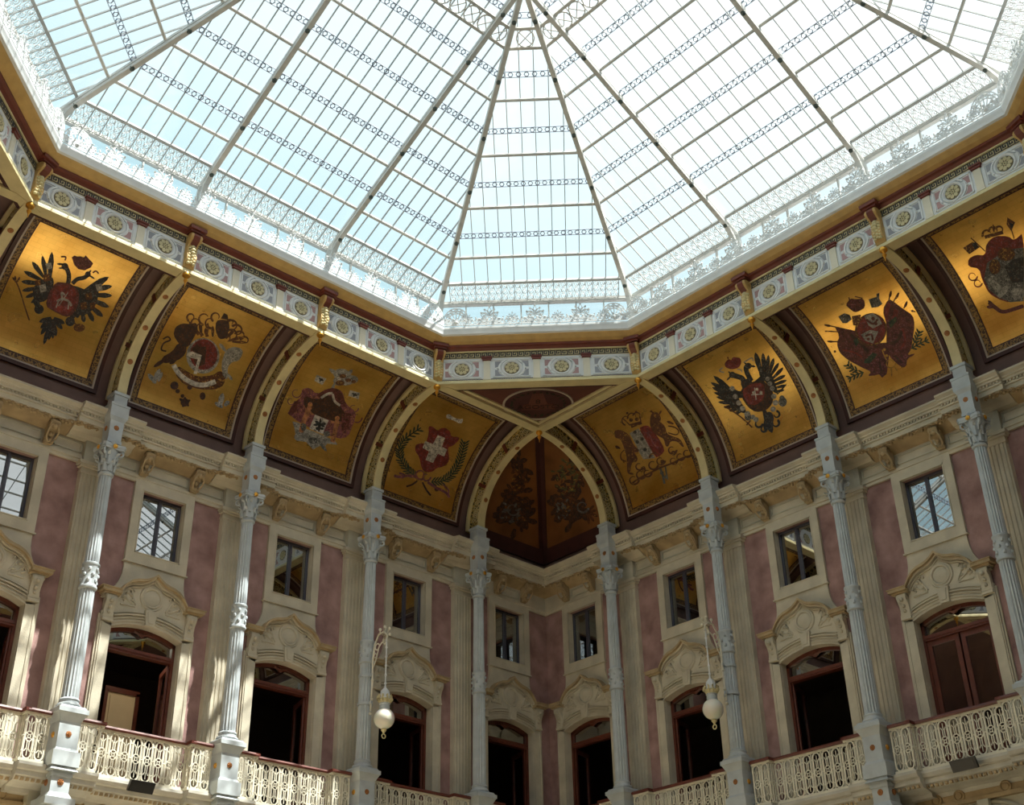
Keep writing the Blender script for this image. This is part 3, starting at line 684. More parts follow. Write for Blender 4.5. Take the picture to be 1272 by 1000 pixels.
# ------------------------------------------------------------------ triangular corner soffits
def soffit_tri(P, e1, e2, lab, detail):
    P, e1, e2 = Vector(P), Vector(e1), Vector(e2)
    t = thing('corner_soffit', lab, 'soffit', (P.x, P.y, ZR), group='triangular corner soffits', kind='structure')
    def q(a, b): v = e1*a+e2*b; return (v.x, v.y)
    mb = MB(); mb.xy([q(-.1, -.1), q(p+.1, -.1), q(-.1, p+.1)], .07, .14); part('panel', mb, 'vault_brown', t)
    for g_, o_ in ((e1, e2), (e2, e1)):
        q4 = [g_*a-o_*c for a, c in ((-.12, .10), (p+.15, .10), (p+.15, .03), (-.12, .03))]; part('leak_blocker', MB().xy([(v.x, v.y) for v in q4], .06, .95), 'vault_brown', t)  # added out of sight to stop sun leaking between soffit and cove
    def beam(name, mt, w0, w1, z0, z1):
        c1 = 1+sqrt(2)
        def tri(w_): return [q(w_, w_), q(p-w_*c1, w_), q(w_, p-w_*c1)]
        o, i_ = tri(w0), tri(w1)
        for k in range(3):
            k2 = (k+1) % 3
            if k == 1: continue
            mb = MB().xy([o[k], o[k2], i_[k2], i_[k]], z0, z1); part(name, mb, mt, t)
    beam('ivory_beam', 'ivory', -.10, .13, -.012, .10); beam('inner_moulding', 'ivory', .17, .25, .03, .09); beam('dark_gap', 'red_brown', .12, .18, .05, .09)
    if detail:
        dx = (e2-e1).normalized(); dy = (e1+e2).normalized(); c = dy*1.18
        el = lambda a, r1, r2: c+dx*(r1*cos(a))+dy*(r2*sin(a))
        mb = MB(); mb.loft([[tuple(el(2*pi*i/40, .78+r, .66+r))[:2]+(z,) for r, z in ((0, .05), (.05, .04), (.05, .075), (0, .075))] for i in range(40)], caps=False, closed=True)
        part('oval_moulding', mb, 'pale_line', t)
        mb = MB().xy([tuple(el(2*pi*i/40, .78, .66))[:2] for i in range(40)], .062, .072); part('oval_painting', mb, 'maroon', t)
        mb = MB().xy([tuple(c+dx*x+dy*y)[:2] for x, y in ((-.40, -.24), (.40, -.24), (.34, -.02), (.22, .02), (.12, .5), (-.12, .5), (-.22, .02), (-.34, -.02))], .056, .064); part('tablet', mb, 'vault_brown', t)
        for k in range(26):
            a = 2*pi*k/26; mb = MB(); e = el(a, .62, .52); f = random.uniform(.05, .09)
            g = Vector((cos(a*2+1), sin(a*2+1), 0))*f; h_ = Vector((-g.y, g.x, 0))*.45
            mb.xy([tuple(e+g)[:2], tuple(e+h_)[:2], tuple(e-g)[:2], tuple(e-h_)[:2]], .056, .064); part('painted_leaf', mb, 'leaf_dark', t)
        for txt, y, sz in (('8', .12, .26), ('AGOSTO', -.12, .24)):
            cu = bpy.data.curves.new('lettering', 'FONT'); cu.body = txt; cu.size = sz; cu.align_x = 'CENTER'; cu.align_y = 'CENTER'; cu.extrude = .002
            tmp = bpy.data.objects.new('lettering', cu); COL.objects.link(tmp); dg = bpy.context.evaluated_depsgraph_get()
            me = bpy.data.meshes.new_from_object(tmp.evaluated_get(dg)); bpy.data.objects.remove(tmp)
            me.materials.clear(); me.materials.append(MT['text'])
            o = obj('lettering', me, t, c+dy*(-y)*-1+Vector((0, 0, .052)))
            # reads from below: x to the viewer's right, top towards the ring
            xr = -dx if (-dx).dot(RT) > 0 else dx
            o.rotation_mode = 'QUATERNION'; o.rotation_quaternion = Matrix((xr, dy, xr.cross(dy))).transposed().to_quaternion()
    return t
mat('leaf_dark', (44, 52, 34), .7, var=.3)
soffit_tri((-s, -s, 0), (-1, 0, 0), (0, -1, 0), 'brown triangular soffit with an oval painting over the corner between both walls', True)
soffit_tri((-(LT-s), -s, 0), (1, 0, 0), (0, -1, 0), 'triangular soffit over the far end of the sunlit wall', False)
soffit_tri((-s, -(LT-s), 0), (-1, 0, 0), (0, 1, 0), 'triangular soffit over the far end of the shaded wall', False)
soffit_tri((-(LT-s), -(LT-s), 0), (1, 0, 0), (0, 1, 0), 'triangular soffit over the corner opposite', False)
# ------------------------------------------------------------------ glass roof
VE, VTOP = .05, 2*p
ROWS = [VE, jv(0)] + [jv(x) for x in (.55, 1, 1.55, 2, 2.55, 3, 3.55, 4, 4.45, 4.78, 5)] + [VTOP]
def clip(poly, n, c):                      # keep n.x <= c
    r = []
    for i in range(len(poly)):
        a, b = poly[i], poly[(i+1) % len(poly)]; da, db = n[0]*a[0]+n[1]*a[1]-c, n[0]*b[0]+n[1]*b[1]-c
        if da <= 0: r.append(a)
        if (da < 0 < db) or (db < 0 < da): f = da/(da-db); r.append((a[0]+(b[0]-a[0])*f, a[1]+(b[1]-a[1])*f))
    return r
def filig(wd, hh):
    def f():
        mb = MB(); n = (0, 0, 1)
        def C(x, y, r, k=8): mb.tube([(x+r*cos(2*pi*i/k), y+r*sin(2*pi*i/k), 0) for i in range(k)], .007, 3, closed=True, flat=(0,0,1))
        rnd = random.Random(3)
        for iy in range(3):
            for ix in range(2):
                x, y = -wd/4+ix*wd/2, hh*(iy+.5)/3
                C(x, y, .055); C(x+.02*(1 if iy % 2 else -1), y, .028, 6)
                mb.tube([(x-.07, y-.06, 0), (x-.03, y+.065, 0), (x+.05, y+.07, 0)], .006, 3, flat=(0,0,1))
                mb.tube([(x+.07, y+.06, 0), (x+.03, y-.065, 0), (x-.05, y-.07, 0)], .006, 3, flat=(0,0,1))
        mb.tube([(0, 0, 0), (.03, hh*.25, 0), (-.03, hh*.5, 0), (.03, hh*.75, 0), (0, hh, 0)], .006, 3, flat=(0,0,1))
        return mesh('filigree_panel', mb, 'roof_pale')
    return f
mat('roof_pale', (206, 206, 202), .5, var=.05)
def slope(i, label, detail=True):
    lo, hi = octa(VE, .5), octa(VTOP, .5)
    A, B = Vector((*lo[i], zg(VE))), Vector((*lo[(i+1) % 8], zg(VE)))
    C, D = Vector((*hi[(i+1) % 8], zg(VTOP))), Vector((*hi[i], zg(VTOP)))
    ex = (B-A).normalized(); mid = (A+B)/2; ew = ((C+D)/2-mid); WT = ew.length; ew.normalize(); nn = ex.cross(ew)
    if nn.z < 0: nn = -nn
    hw0, hw1 = (B-A).length/2, (C-D).length/2
    k_ = (hw0-hw1)/WT
    W_ = lambda v: (v-VE)/(VTOP-VE)*WT
    main = i in (0, 2, 4, 6); sp = p/10 if main else .302
    R = Matrix((ex, ew, ex.cross(ew))).transposed().to_4x4(); sgn = 1 if ex.cross(ew).z > 0 else -1
    t = thing('skylight_slope', label, 'skylight', group='slopes of the glass roof', kind='structure'); R.translation = mid; t.matrix_world = R
    def hwid(w_): return hw0-k_*w_
    nb = int(hw0/sp); xs = [k*sp for k in range(-nb, nb+1)] if main else [(k+.5)*sp for k in range(-nb-1, nb+1)]
    if main: xs = [x for x in [-4.8+k*sp for k in range(0, 31)]]
    xe = [xs[0]-sp]+xs+[xs[-1]+sp]
    rw = [W_(v) for v in ROWS]
    if not detail: rw = [rw[0], rw[3], rw[6], rw[9], rw[-1]]; xe = xe[::3] + [xe[-1]]
    # panes
    for a, b in zip(rw[:-1], rw[1:]):
        for x0, x1 in zip(xe[:-1], xe[1:]):
            P_ = [(x0, a), (x1, a), (x1, b), (x0, b)]
            for sx in (-1, 1): P_ = clip(P_, (sx, k_), hw0) if P_ else P_
            if len(P_) < 3: continue
            ar = abs(sum(P_[q][0]*P_[(q+1) % len(P_)][1]-P_[(q+1) % len(P_)][0]*P_[q][1] for q in range(len(P_))))/2
            if ar < .004: continue
            if abs(ar-(x1-x0)*(b-a)) < 1e-5:
                me = cached('pane%.4f_%.4f' % (x1-x0, b-a), lambda: mesh('pane', MB().box(0, x1-x0, 0, b-a, 0, .006), 'roof_glass'))
                obj('pane', me, t, (x0, a, 0))
            else: part('pane', MB().xy(P_, 0, .006), 'roof_glass', t)
    # glazing bars
    for x in xe:
        if abs(x) > hw0-.02: continue
        w1 = min(WT, (hw0-abs(x))/k_ if k_ > 1e-6 else WT)
        part('glazing_bar', MB().box(x-.008, x+.008, 0, w1, -.03*sgn, .012*sgn), 'roof_dark', t)
    # purlins
    for q, v in enumerate(ROWS):
        w_ = W_(v); h_ = hwid(w_)
        if h_ < .1: continue
        if v in (ROWS[0], ROWS[1]): part('purlin', MB().box(-h_, h_, w_-.03, w_+.03, -.07*sgn, .01*sgn), 'roof_iron' if q == 0 else 'roof_dark', t)
        elif q in (3, 5, 7, 9, 12) and detail:
            mb = MB(); n = int(2*h_/.15); g = 2*h_/n
            for z_ in (-.05,): 
                for k in range(n):
                    x = -h_+(k+.5)*g; r = .05
                    mb.loft([[(x+(r+dr)*cos(pi/3*a_), w_+(r+dr)*sin(pi/3*a_), z_*sgn+dz) for dr, dz in ((-.009, -.008), (.009, -.008), (.009, .008), (-.009, .008))] for a_ in range(6)], caps=False, closed=True)
            for y in (-.06, .06): mb.box(-h_, h_, w_+y-.006, w_+y+.006, -.06*sgn, -.04*sgn)
            part('chain_purlin', mb, 'roof_blue', t)
        elif q in (10, 11):
            part('purlin', MB().box(-h_, h_, w_-.03, w_+.03, -.09*sgn, .0), 'roof_iron', t)
        else:
            mb = MB(); mb.tube([(-h_, w_, -.06*sgn), (h_, w_, -.06*sgn)], .034, 8); part('purlin', mb, 'roof_iron', t)
    if detail:
        # lattice band of crossed circles
        w0, w1 = W_(ROWS[10]), W_(ROWS[11]); h_ = hwid(w1); n = max(1, int(2*h_/.36)); r = (w1-w0)/2-.02; mb = MB()
        for k in range(n):
            x = (k+.5-n/2)*(2*h_/n); y = (w0+w1)/2
            mb.tube([(x+r*cos(2*pi*a_/12), y+r*sin(2*pi*a_/12), -.05*sgn) for a_ in range(12)], .016, 4, closed=True, flat=(0,0,1))
            for a_ in (pi/4, 3*pi/4): mb.tube([(x+r*cos(a_), y+r*sin(a_), -.05*sgn), (x-r*cos(a_), y-r*sin(a_), -.05*sgn)], .012, 4, flat=(0,0,1))
        part('lattice_band', mb, 'roof_iron', t)
        # filigree panels
        hh = W_(ROWS[1])-W_(ROWS[0])-.06
        for x0, x1 in zip(xe[:-1], xe[1:]):
            c = (x0+x1)/2
            if abs(c)+sp*.3 < hwid(hh): obj('filigree_panel', cached('fil%.3f' % sp, filig(sp, hh)), t, (c, .03, -.03*sgn))
        # upright glazing below the slope
        n = 15 if main else 7; zc0, zc1 = 17.88-zg(VE), -.04
        R3 = R.to_3x3().inverted(); upv = R3 @ Vector((0, 0, 1)); xv = Vector((1, 0, 0)); ov = upv.cross(xv)
        for k in range(n):
            x0, x1 = -hw0+2*hw0*k/n, -hw0+2*hw0*(k+1)/n
            mb = MB(); mb.prism([(x0, zc0), (x1, zc0), (x1, zc1), (x0, zc1)], lambda a, b, c: tuple(xv*a+upv*b+ov*c), -.003, .003); part('upright_pane', mb, 'roof_glass', t)
            mb = MB(); mb.prism([(x0-.015, zc0), (x0+.015, zc0), (x0+.015, zc1), (x0-.015, zc1)], lambda a, b, c: tuple(xv*a+upv*b+ov*c), -.03, .03); part('upright_bar', mb, 'roof_iron', t)
        mb = MB(); mb.prism([(-hw0, zc1-.05), (hw0, zc1-.05), (hw0, zc1+.06), (-hw0, zc1+.06)], lambda a, b, c: tuple(xv*a+upv*b+ov*c), -.05, .05); part('eaves_beam', mb, 'roof_iron', t)
    return t
mat('roof_blue', (140, 152, 172), .5, var=.08)
slope(0, 'glass roof slope with filigree band above the sunlit wall'); slope(6, 'glass roof slope with filigree band above the shaded wall')
slope(7, 'narrow tapering glass roof slope over the corner between both walls'); slope(1, 'narrow glass roof slope beside the sunlit wall\'s far end'); slope(5, 'narrow glass roof slope beside the shaded wall\'s far end')
for i, l in ((2, 'glass roof slope facing the shaded wall'), (4, 'glass roof slope facing the sunlit wall'), (3, 'narrow glass roof slope over the opposite corner')): slope(i, l, False)
# flat lantern on top
hi = octa(VTOP, .5); zt = zg(VTOP)
lan = thing('roof_lantern', 'square glazed lantern at the top of the glass roof', 'lantern', (-LT/2, -LT/2, zt))
mb = MB(); h = p/2
for x in (-h, -h/3, h/3, h): mb.box(x-.04, x+.04, -h, h, -.08, .04).box(-h, h, x-.04, x+.04, -.08, .04)
part('lantern_frame', mb, 'roof_iron', lan); 
for ix in range(3):
    for iy in range(3): part('pane', MB().box(-h+ix*h*2/3, -h+(ix+1)*h*2/3, -h+iy*h*2/3, -h+(iy+1)*h*2/3, 0, .006), 'roof_glass', lan)
# roof ribs
def roof_rib(a, b, lab, axis):           # a: plan point at v=0, b: plan direction per unit v
    a, b = Vector((*a, 0)), Vector((*b, 0)); sd_ = Vector((-b.y, b.x, 0)).normalized()
    t = thing('roof_rib', lab, 'rib', (a.x, a.y, 17.9), group='iron ribs of the glass roof')
    pos = lambda v, z: b*v+Vector((0, 0, z-17.9))
    lowp = [pos(.16, 17.9), pos(.17, 18.25), pos(.22, 18.5), pos(.33, 18.70), pos(.5, zk(.5)-.01)] + [pos(v, zk(v)) for v in (.8, 1.5, 3, 4.5, VTOP)]
    mb = MB().bar(lowp, .05, .035, sd_); part('lower_chord', mb, 'roof_iron', t)
    up = [pos(.06, 17.9), pos(.06, 18.6), pos(.12, zg(.12)-.09)] + [pos(v, zg(v)-.09) for v in (.5, 1.5, 3, 4.5, VTOP)]
    mb = MB().bar(up, .045, .03, sd_); part('upper_chord', mb, 'roof_pale', t)
    mb = MB(); v = .3; k = 0
    while v < VTOP-.3:
        mb.tube([pos(v, zk(v)), pos(v+.2, zg(v+.2)-.09), pos(v+.4, zk(v+.4))], .014, 4); v += .4
    mb.tube([pos(.17, 18.0), pos(.06, 18.2), pos(.18, 18.35), pos(.07, 18.55), pos(.3, 18.66)], .016, 4)
    part('lattice_web', mb, 'roof_pale', t)
    for j in range(6):
        v = jv(j); me = cached('rknob', lambda: mesh('knob', MB().lathe([(.001, -.05), (.03, -.045), (.05, -.02), (.055, .02), (.04, .05)], 10), 'knob', 50))
        obj('knob', me, t, pos(v, zk(v)-.03))
    return t
for sd in 'LR':
    for k in (1, 2, 3, 4):
        u = UC[k]; tau = {1: .5, 4: -.5}.get(k, 0)
        q = ((-u, -s), (-tau, -1)) if sd == 'L' else ((-s, -u), (-1, -tau))
        roof_rib(*q, 'iron roof rib rising from the ring beam above the %s column of %s' % (ORD[k], WN[sd]), sd)
for q, lb in ((((-(LT-s-p), -(LT-s)), (.5, 1)), 'iron hip rib over the opposite corner, rising towards the sunlit wall'), (((-(s+p), -(LT-s)), (-.5, 1)), 'iron hip rib beyond the far end of the shaded wall'), (((-(LT-s), -(s+p)), (1, -.5)), 'iron hip rib beyond the far end of the sunlit wall'), (((-(LT-s), -(LT-s-p)), (1, .5)), 'iron hip rib over the opposite corner, rising towards the shaded wall')):
    roof_rib(*q, lb, 'F')
# ------------------------------------------------------------------ windows
NTH = ['nearest the corner', 'second from the corner', 'third from the corner', 'fourth from the corner', 'fifth from the corner']
def w_surround():
    mb = MB(); o, i_ = .675, .48
    for q in ((-o, -i_, 11.785, 13.60), (i_, o, 11.785, 13.60), (-i_, i_, 13.34, 13.60), (-i_, i_, 11.785, 12.01)): mb.box(q[0], q[1], 0, .07, q[2], q[3])
    for q in ((-.5, -.48, 11.99, 13.36), (.48, .5, 11.99, 13.36), (-.5, .5, 13.34, 13.36), (-.5, .5, 11.99, 12.01)): mb.box(q[0], q[1], .06, .085, q[2], q[3])
    mb.box(-.705, .705, 0, .085, 11.765, 11.79)
    for q in ((-.48, -.475, 12.01, 13.34), (.475, .48, 12.01, 13.34)): mb.box(q[0], q[1], -.3, .01, q[2], q[3])
    return mesh('surround', mb, 'stone')
def w_apron():
    P_ = [(-.66, 11.77)] + [(-(.66+.34*(1-cos(radians(a)))), 11.66-.58*sin(radians(a))) for a in range(0, 91, 15)]
    P_ = P_ + [(-x, z) for x, z in reversed(P_)]
    mb = MB().xz(P_, 0, .045)
    return mesh('apron', mb, 'stone')
def w_sash():
    mb = MB(); y0, y1 = -.16, -.10
    for q in ((-.475, -.43, 12.01, 13.34), (.43, .475, 12.01, 13.34), (-.43, .43, 13.29, 13.34), (-.43, .43, 12.01, 12.06)): mb.box(q[0], q[1], y0, y1, q[2], q[3])
    return mesh('sash_frame', mb, 'sash')
def w_mull(): return mesh('mullion', MB().box(-.035, .035, -.17, -.09, 12.06, 13.29).box(-.012, .012, -.09, -.075, 12.06, 13.29), 'sash')
def w_pane(): return mesh('pane', MB().box(0, .395, -.133, -.127, 12.06, 13.29), 'window_glass')
WI = 0
for sd in 'LR':
    for k, c in enumerate(UB[:5]):
        WI += 1
        t = thing('window_%d' % WI, 'small two-light window high on %s, %s' % (WN[sd], NTH[k]), 'window', wp(sd, c, 0, 0), RZ[sd], kind='structure')
        obj('surround', cached('wsur', w_surround), t); obj('apron', cached('wap', w_apron), t); obj('sash_frame', cached('wsa', w_sash), t); obj('mullion', cached('wmu', w_mull), t)
        for x in (-.43, .035): obj('pane', cached('wpa', w_pane), t, (x, 0, 0))
# ------------------------------------------------------------------ doors with ogee pediments
AR = (DH*DH+.16*.16)/(2*.16)              # radius of the segmental head
def seghead(x, lift=0.0): return 10.56 - AR + sqrt(max((AR+lift)**2-x*x, 0))
OG = [(1.02, 11.05), (.74, 11.06), (.69, 11.14), (.62, 11.24), (.52, 11.33), (.40, 11.385), (.28, 11.41), (.18, 11.445), (.09, 11.50), (0, 11.58)]
def ogee(dz, xin=0): return [(-x, z+dz) for x, z in OG] + [(x, z+dz) for x, z in reversed(OG[:-1])]
def d_surround():
    mb = MB()
    for sx in (-1, 1):
        mb.box(min(sx*.985, sx*.755), max(sx*.985, sx*.755), 0, .08, GF, 10.45); mb.box(min(sx*1.02, sx*.985), max(sx*1.02, sx*.985), 0, .045, GF, 10.6)
        mb.box(min(sx*.93, sx*.955), max(sx*.93, sx*.955), .07, .095, GF, 10.45)
        mb.box(min(sx*.755, sx*.75), max(sx*.755, sx*.75), -.34, .02, GF, 10.44)
    n = 16; lo = [(-.755+1.51*i/n, seghead(-.755+1.51*i/n)) for i in range(n+1)]
    mb.xz([(-.985, 10.45)]+[(-.755, 10.40)]+lo[1:-1]+[(.755, 10.40), (.985, 10.45), (.985, 10.66), (-.985, 10.66)], -.30, .08)
    return mesh('surround', mb, 'stone')
def d_archm():
    mb = MB(); n = 16
    for lift, th, y in ((.05, .025, .10), (.115, .02, .105), (.17, .025, .12), (.23, .018, .10)):
        P_ = [(-.74+1.48*i/n, seghead(-.74+1.48*i/n, lift)) for i in range(n+1)]
        mb.xz([(x, z) for x, z in P_]+[(x, z+th) for x, z in reversed(P_)], .04, y)
    return mesh('arch_moulding', mb, 'stone')
def d_tymp():
    mb = MB().xz([(-.93, 10.64), (.93, 10.64), (.93, 11.05)] + [(x, z) for x, z in OG[1:]] + [(-x, z) for x, z in reversed(OG[1:-1])] + [(-.93, 11.05)], 0, .075)
    return mesh('tympanum', mb, 'stone')
def d_ogee(off_, w_, y, mt):
    def f():
        mb = MB(); A_ = ogee(off_); B_ = ogee(off_-w_)
        mb.xz(A_+list(reversed(B_)), 0, y); return mesh('pediment_moulding', mb, mt)
    return f
def d_cap():
    mb = MB()
    for sx in (-1, 1):
        for a, b, y, z0, z1 in ((.70, 1.05, .20, 10.98, 11.02), (.70, 1.10, .25, 11.02, 11.08), (.72, 1.12, .27, 11.08, 11.10)): mb.box(min(sx*a, sx*b), max(sx*a, sx*b), 0, y, z0, z1)
    return mesh('cornice_end', mb, 'stone_warm')
def d_console():
    mb = MB(); mb.yz([(.02, 10.52), (.10, 10.52), (.12, 10.56), (.11, 10.66), (.13, 10.76), (.19, 10.86), (.20, 10.93), (.17, 10.98), (.02, 10.98)], -.1, .1)
    for sx in (-1, 1): mb.ring((sx*.102, .13, 10.92), .045, .014, (0,1,0), (0,0,1), 10, 4); mb.ring((sx*.102, .075, 10.56), .03, .012, (0,1,0), (0,0,1), 8, 4)
    mb.box(-.11, .11, .02, .13, 10.47, 10.52); mb.ball((0, .18, 10.86), .05, 8, 5); mb.ball((0, .14, 10.74), .04, 8, 5); mb.ball((0, .12, 10.64), .035, 8, 5)
    return mesh('console', mb, 'stone', 40)
def d_medal():
    mb = MB(); mb.lathe([(.001, .10), (.15, .095), (.165, .085), (.175, .115), (.20, .12), (.22, .10), (.25, .105), (.265, .07)], 28); mb.v = [(x, z, y+11.13) for x, y, z in mb.v]
    return mesh('medallion', mb, 'stone', 40)
def d_key():
    mb = MB().xz([(-.09, 10.55), (.09, 10.55), (.125, 10.86), (-.125, 10.86)], 0, .15).xz([(-.05, 10.60), (.05, 10.60), (.08, 10.82), (-.08, 10.82)], .14, .165)
    return mesh('keystone', mb, 'stone')
def d_relief():
    mb = MB()
    for sx in (-1, 1):
        mb.tube([(sx*.32, .08, 10.92), (sx*.40, .085, 11.05), (sx*.46, .085, 11.18), (sx*.42, .085, 11.24), (sx*.37, .085, 11.18)], .02, 5)
        mb.tube([(sx*.38, .08, 10.93), (sx*.50, .085, 10.99), (sx*.60, .085, 11.06), (sx*.63, .085, 11.00), (sx*.57, .085, 10.95)], .02, 5)
        mb.tube([(sx*.33, .08, 10.88), (sx*.48, .085, 10.88), (sx*.64, .085, 10.87)], .016, 5)
        for x, z in ((.44, 11.10), (.52, 11.12), (.50, 11.22), (.56, 11.03), (.42, 10.99)): mb.ball((sx*x, .08, z), .04, 6, 4, .7)
    return mesh('relief_scrolls', mb, 'stone', 50)
def d_frame():
    mb = MB(); y0, y1 = -.25, -.15; n = 16
    for sx in (-1, 1): mb.box(min(sx*.755, sx*.69), max(sx*.755, sx*.69), y0, y1, GF, 10.42)
    lo = [(-.75+1.5*i/n, seghead(-.75+1.5*i/n)-.075) for i in range(n+1)]
    mb.xz(lo + [(x, z+.09) for x, z in reversed(lo)], y0, y1)
    mb.ring((0, -.145, 10.47), .05, .03, n=10); mb.tube([(-.16, -.145, 10.49), (-.08, -.14, 10.46), (0, -.13, 10.44), (.08, -.14, 10.46), (.16, -.145, 10.49)], .028, 5)
    return mesh('door_frame', mb, 'door_wood', 40)
def d_transom(): return mesh('transom_bar', MB().box(-.70, .70, -.27, -.12, 10.02, 10.09).box(-.70, .70, -.24, -.10, 10.06, 10.12), 'door_wood')
def d_tpane():
    n = 10; P_ = [(-.69, 10.12), (.69, 10.12)] + [(.69-1.38*i/n, seghead(.69-1.38*i/n)-.07) for i in range(n+1)]
    return mesh('transom_pane', MB().xz(P_, -.213, -.207), 'window_glass')
def d_leaf():                             # hinged at x=0, runs to +x
    mb = MB(); z0, z1 = GF+.02, 10.02
    for q in ((0, .09, z0, z1), (.58, .67, z0, z1), (.09, .58, z1-.1, z1), (.09, .58, z0, z0+.5), (.09, .58, 8.55, 8.62)): mb.box(q[0], q[1], -.03, .03, q[2], q[3])
    return mesh('door_leaf', mb, 'door_wood')
def d_lpane(z0, z1): return lambda: mesh('pane', MB().box(.09, .58, -.004, .004, z0, z1), 'window_glass')
DI = 0
for sd in 'LR':
    for k, c in enumerate(UB[:5]):
        DI += 1; closed = (sd == 'R' and k == 4-1+0 and False) or (sd == 'R' and k == 3)
        st = 'closed glazed french door' if closed else 'open glazed french door'
        t = thing('door_%d' % DI, '%s under an ogee pediment on %s, %s' % (st, WN[sd], NTH[k]), 'door', wp(sd, c, 0, 0), RZ[sd], kind='structure')
        obj('surround', cached('dsu', d_surround), t); obj('arch_moulding', cached('dar', d_archm), t); q = obj('tympanum', cached('dty', d_tymp), t)
        obj('medallion', cached('dme', d_medal), q); obj('relief_scrolls', cached('dre', d_relief), q)
        obj('pediment_moulding', cached('dog1', d_ogee(.02, .055, .23, 'stone_warm')), t); obj('pediment_moulding', cached('dog2', d_ogee(-.035, .045, .16, 'stone')), t); obj('pediment_moulding', cached('dog3', d_ogee(-.10, .025, .11, 'stone')), t)
        obj('cornice_end', cached('dca', d_cap), t); obj('keystone', cached('dke', d_key), t)
        for x in (-.865, .865): obj('console', cached('dco', d_console), t, (x, 0, 0))
        obj('door_frame', cached('dfr', d_frame), t); obj('transom_bar', cached('dtr', d_transom), t); obj('transom_pane', cached('dtp', d_tpane), t)
        # leaves: toward the corner side one stands open, the other folded right back
        g = -SG[sd]                       # local x direction that points to the room corner
        for side_ in (1, -1):
            ang = 0 if closed else (106 if side_ == 1 else 97)
            hx = g*side_*.69
            base = pi if hx > 0 else 0    # leaf runs towards the centre when shut
            turn = radians(ang)*(1 if hx > 0 else -1)
            lf = obj('door_leaf', cached('dlf', d_leaf), t, (hx, -.20, 0), base+turn)
            for i, (z0, z1) in enumerate(((8.62, 9.92), (7.94, 8.55))): obj('pane', cached('dlp%d' % i, d_lpane(z0, z1)), lf)
            if not closed and side_ == -1: lf.rotation_euler.z = base+radians(100)*(1 if hx > 0 else -1)
# cream door seen inside the room behind the fourth bay of the sunlit wall
c = UB[3]
t = thing('inner_door', 'cream panel door lit by an added light inside the dark room behind the sunlit wall', 'door', wp('L', c-.50, -1.7, GF), pi)
mb = MB().box(-.38, .38, -.03, .03, 0, 2.4).box(-.30, .30, .03, .045, .2, .95).box(-.30, .30, .03, .045, 1.1, 2.28); mb.v = [(x*.8, y, z) for x, y, z in mb.v]; part('leaf', mb, 'room_cream', t)
mb = MB().box(-.47, -.38, -.06, .06, 0, 2.2).box(.38, .47, -.06, .06, 0, 2.2).box(-.47, .47, -.06, .06, 2.15, 2.24); mb.v = [(x*.8, y, z*2.4/2.2) for x, y, z in mb.v]; part('frame', mb, 'door_wood', t)
al = bpy.data.lights.new('door_fill_light', 'AREA'); al.energy = 12; al.size = .5; al.color = (1, .86, .62)  # unseen fill light added to brighten the cream door
ao = bpy.data.objects.new('door_fill_light', al); COL.objects.link(ao); ao.location = wp('L', c-.50, -.75, 10.6); ao.rotation_euler = (radians(-25), 0, 0)
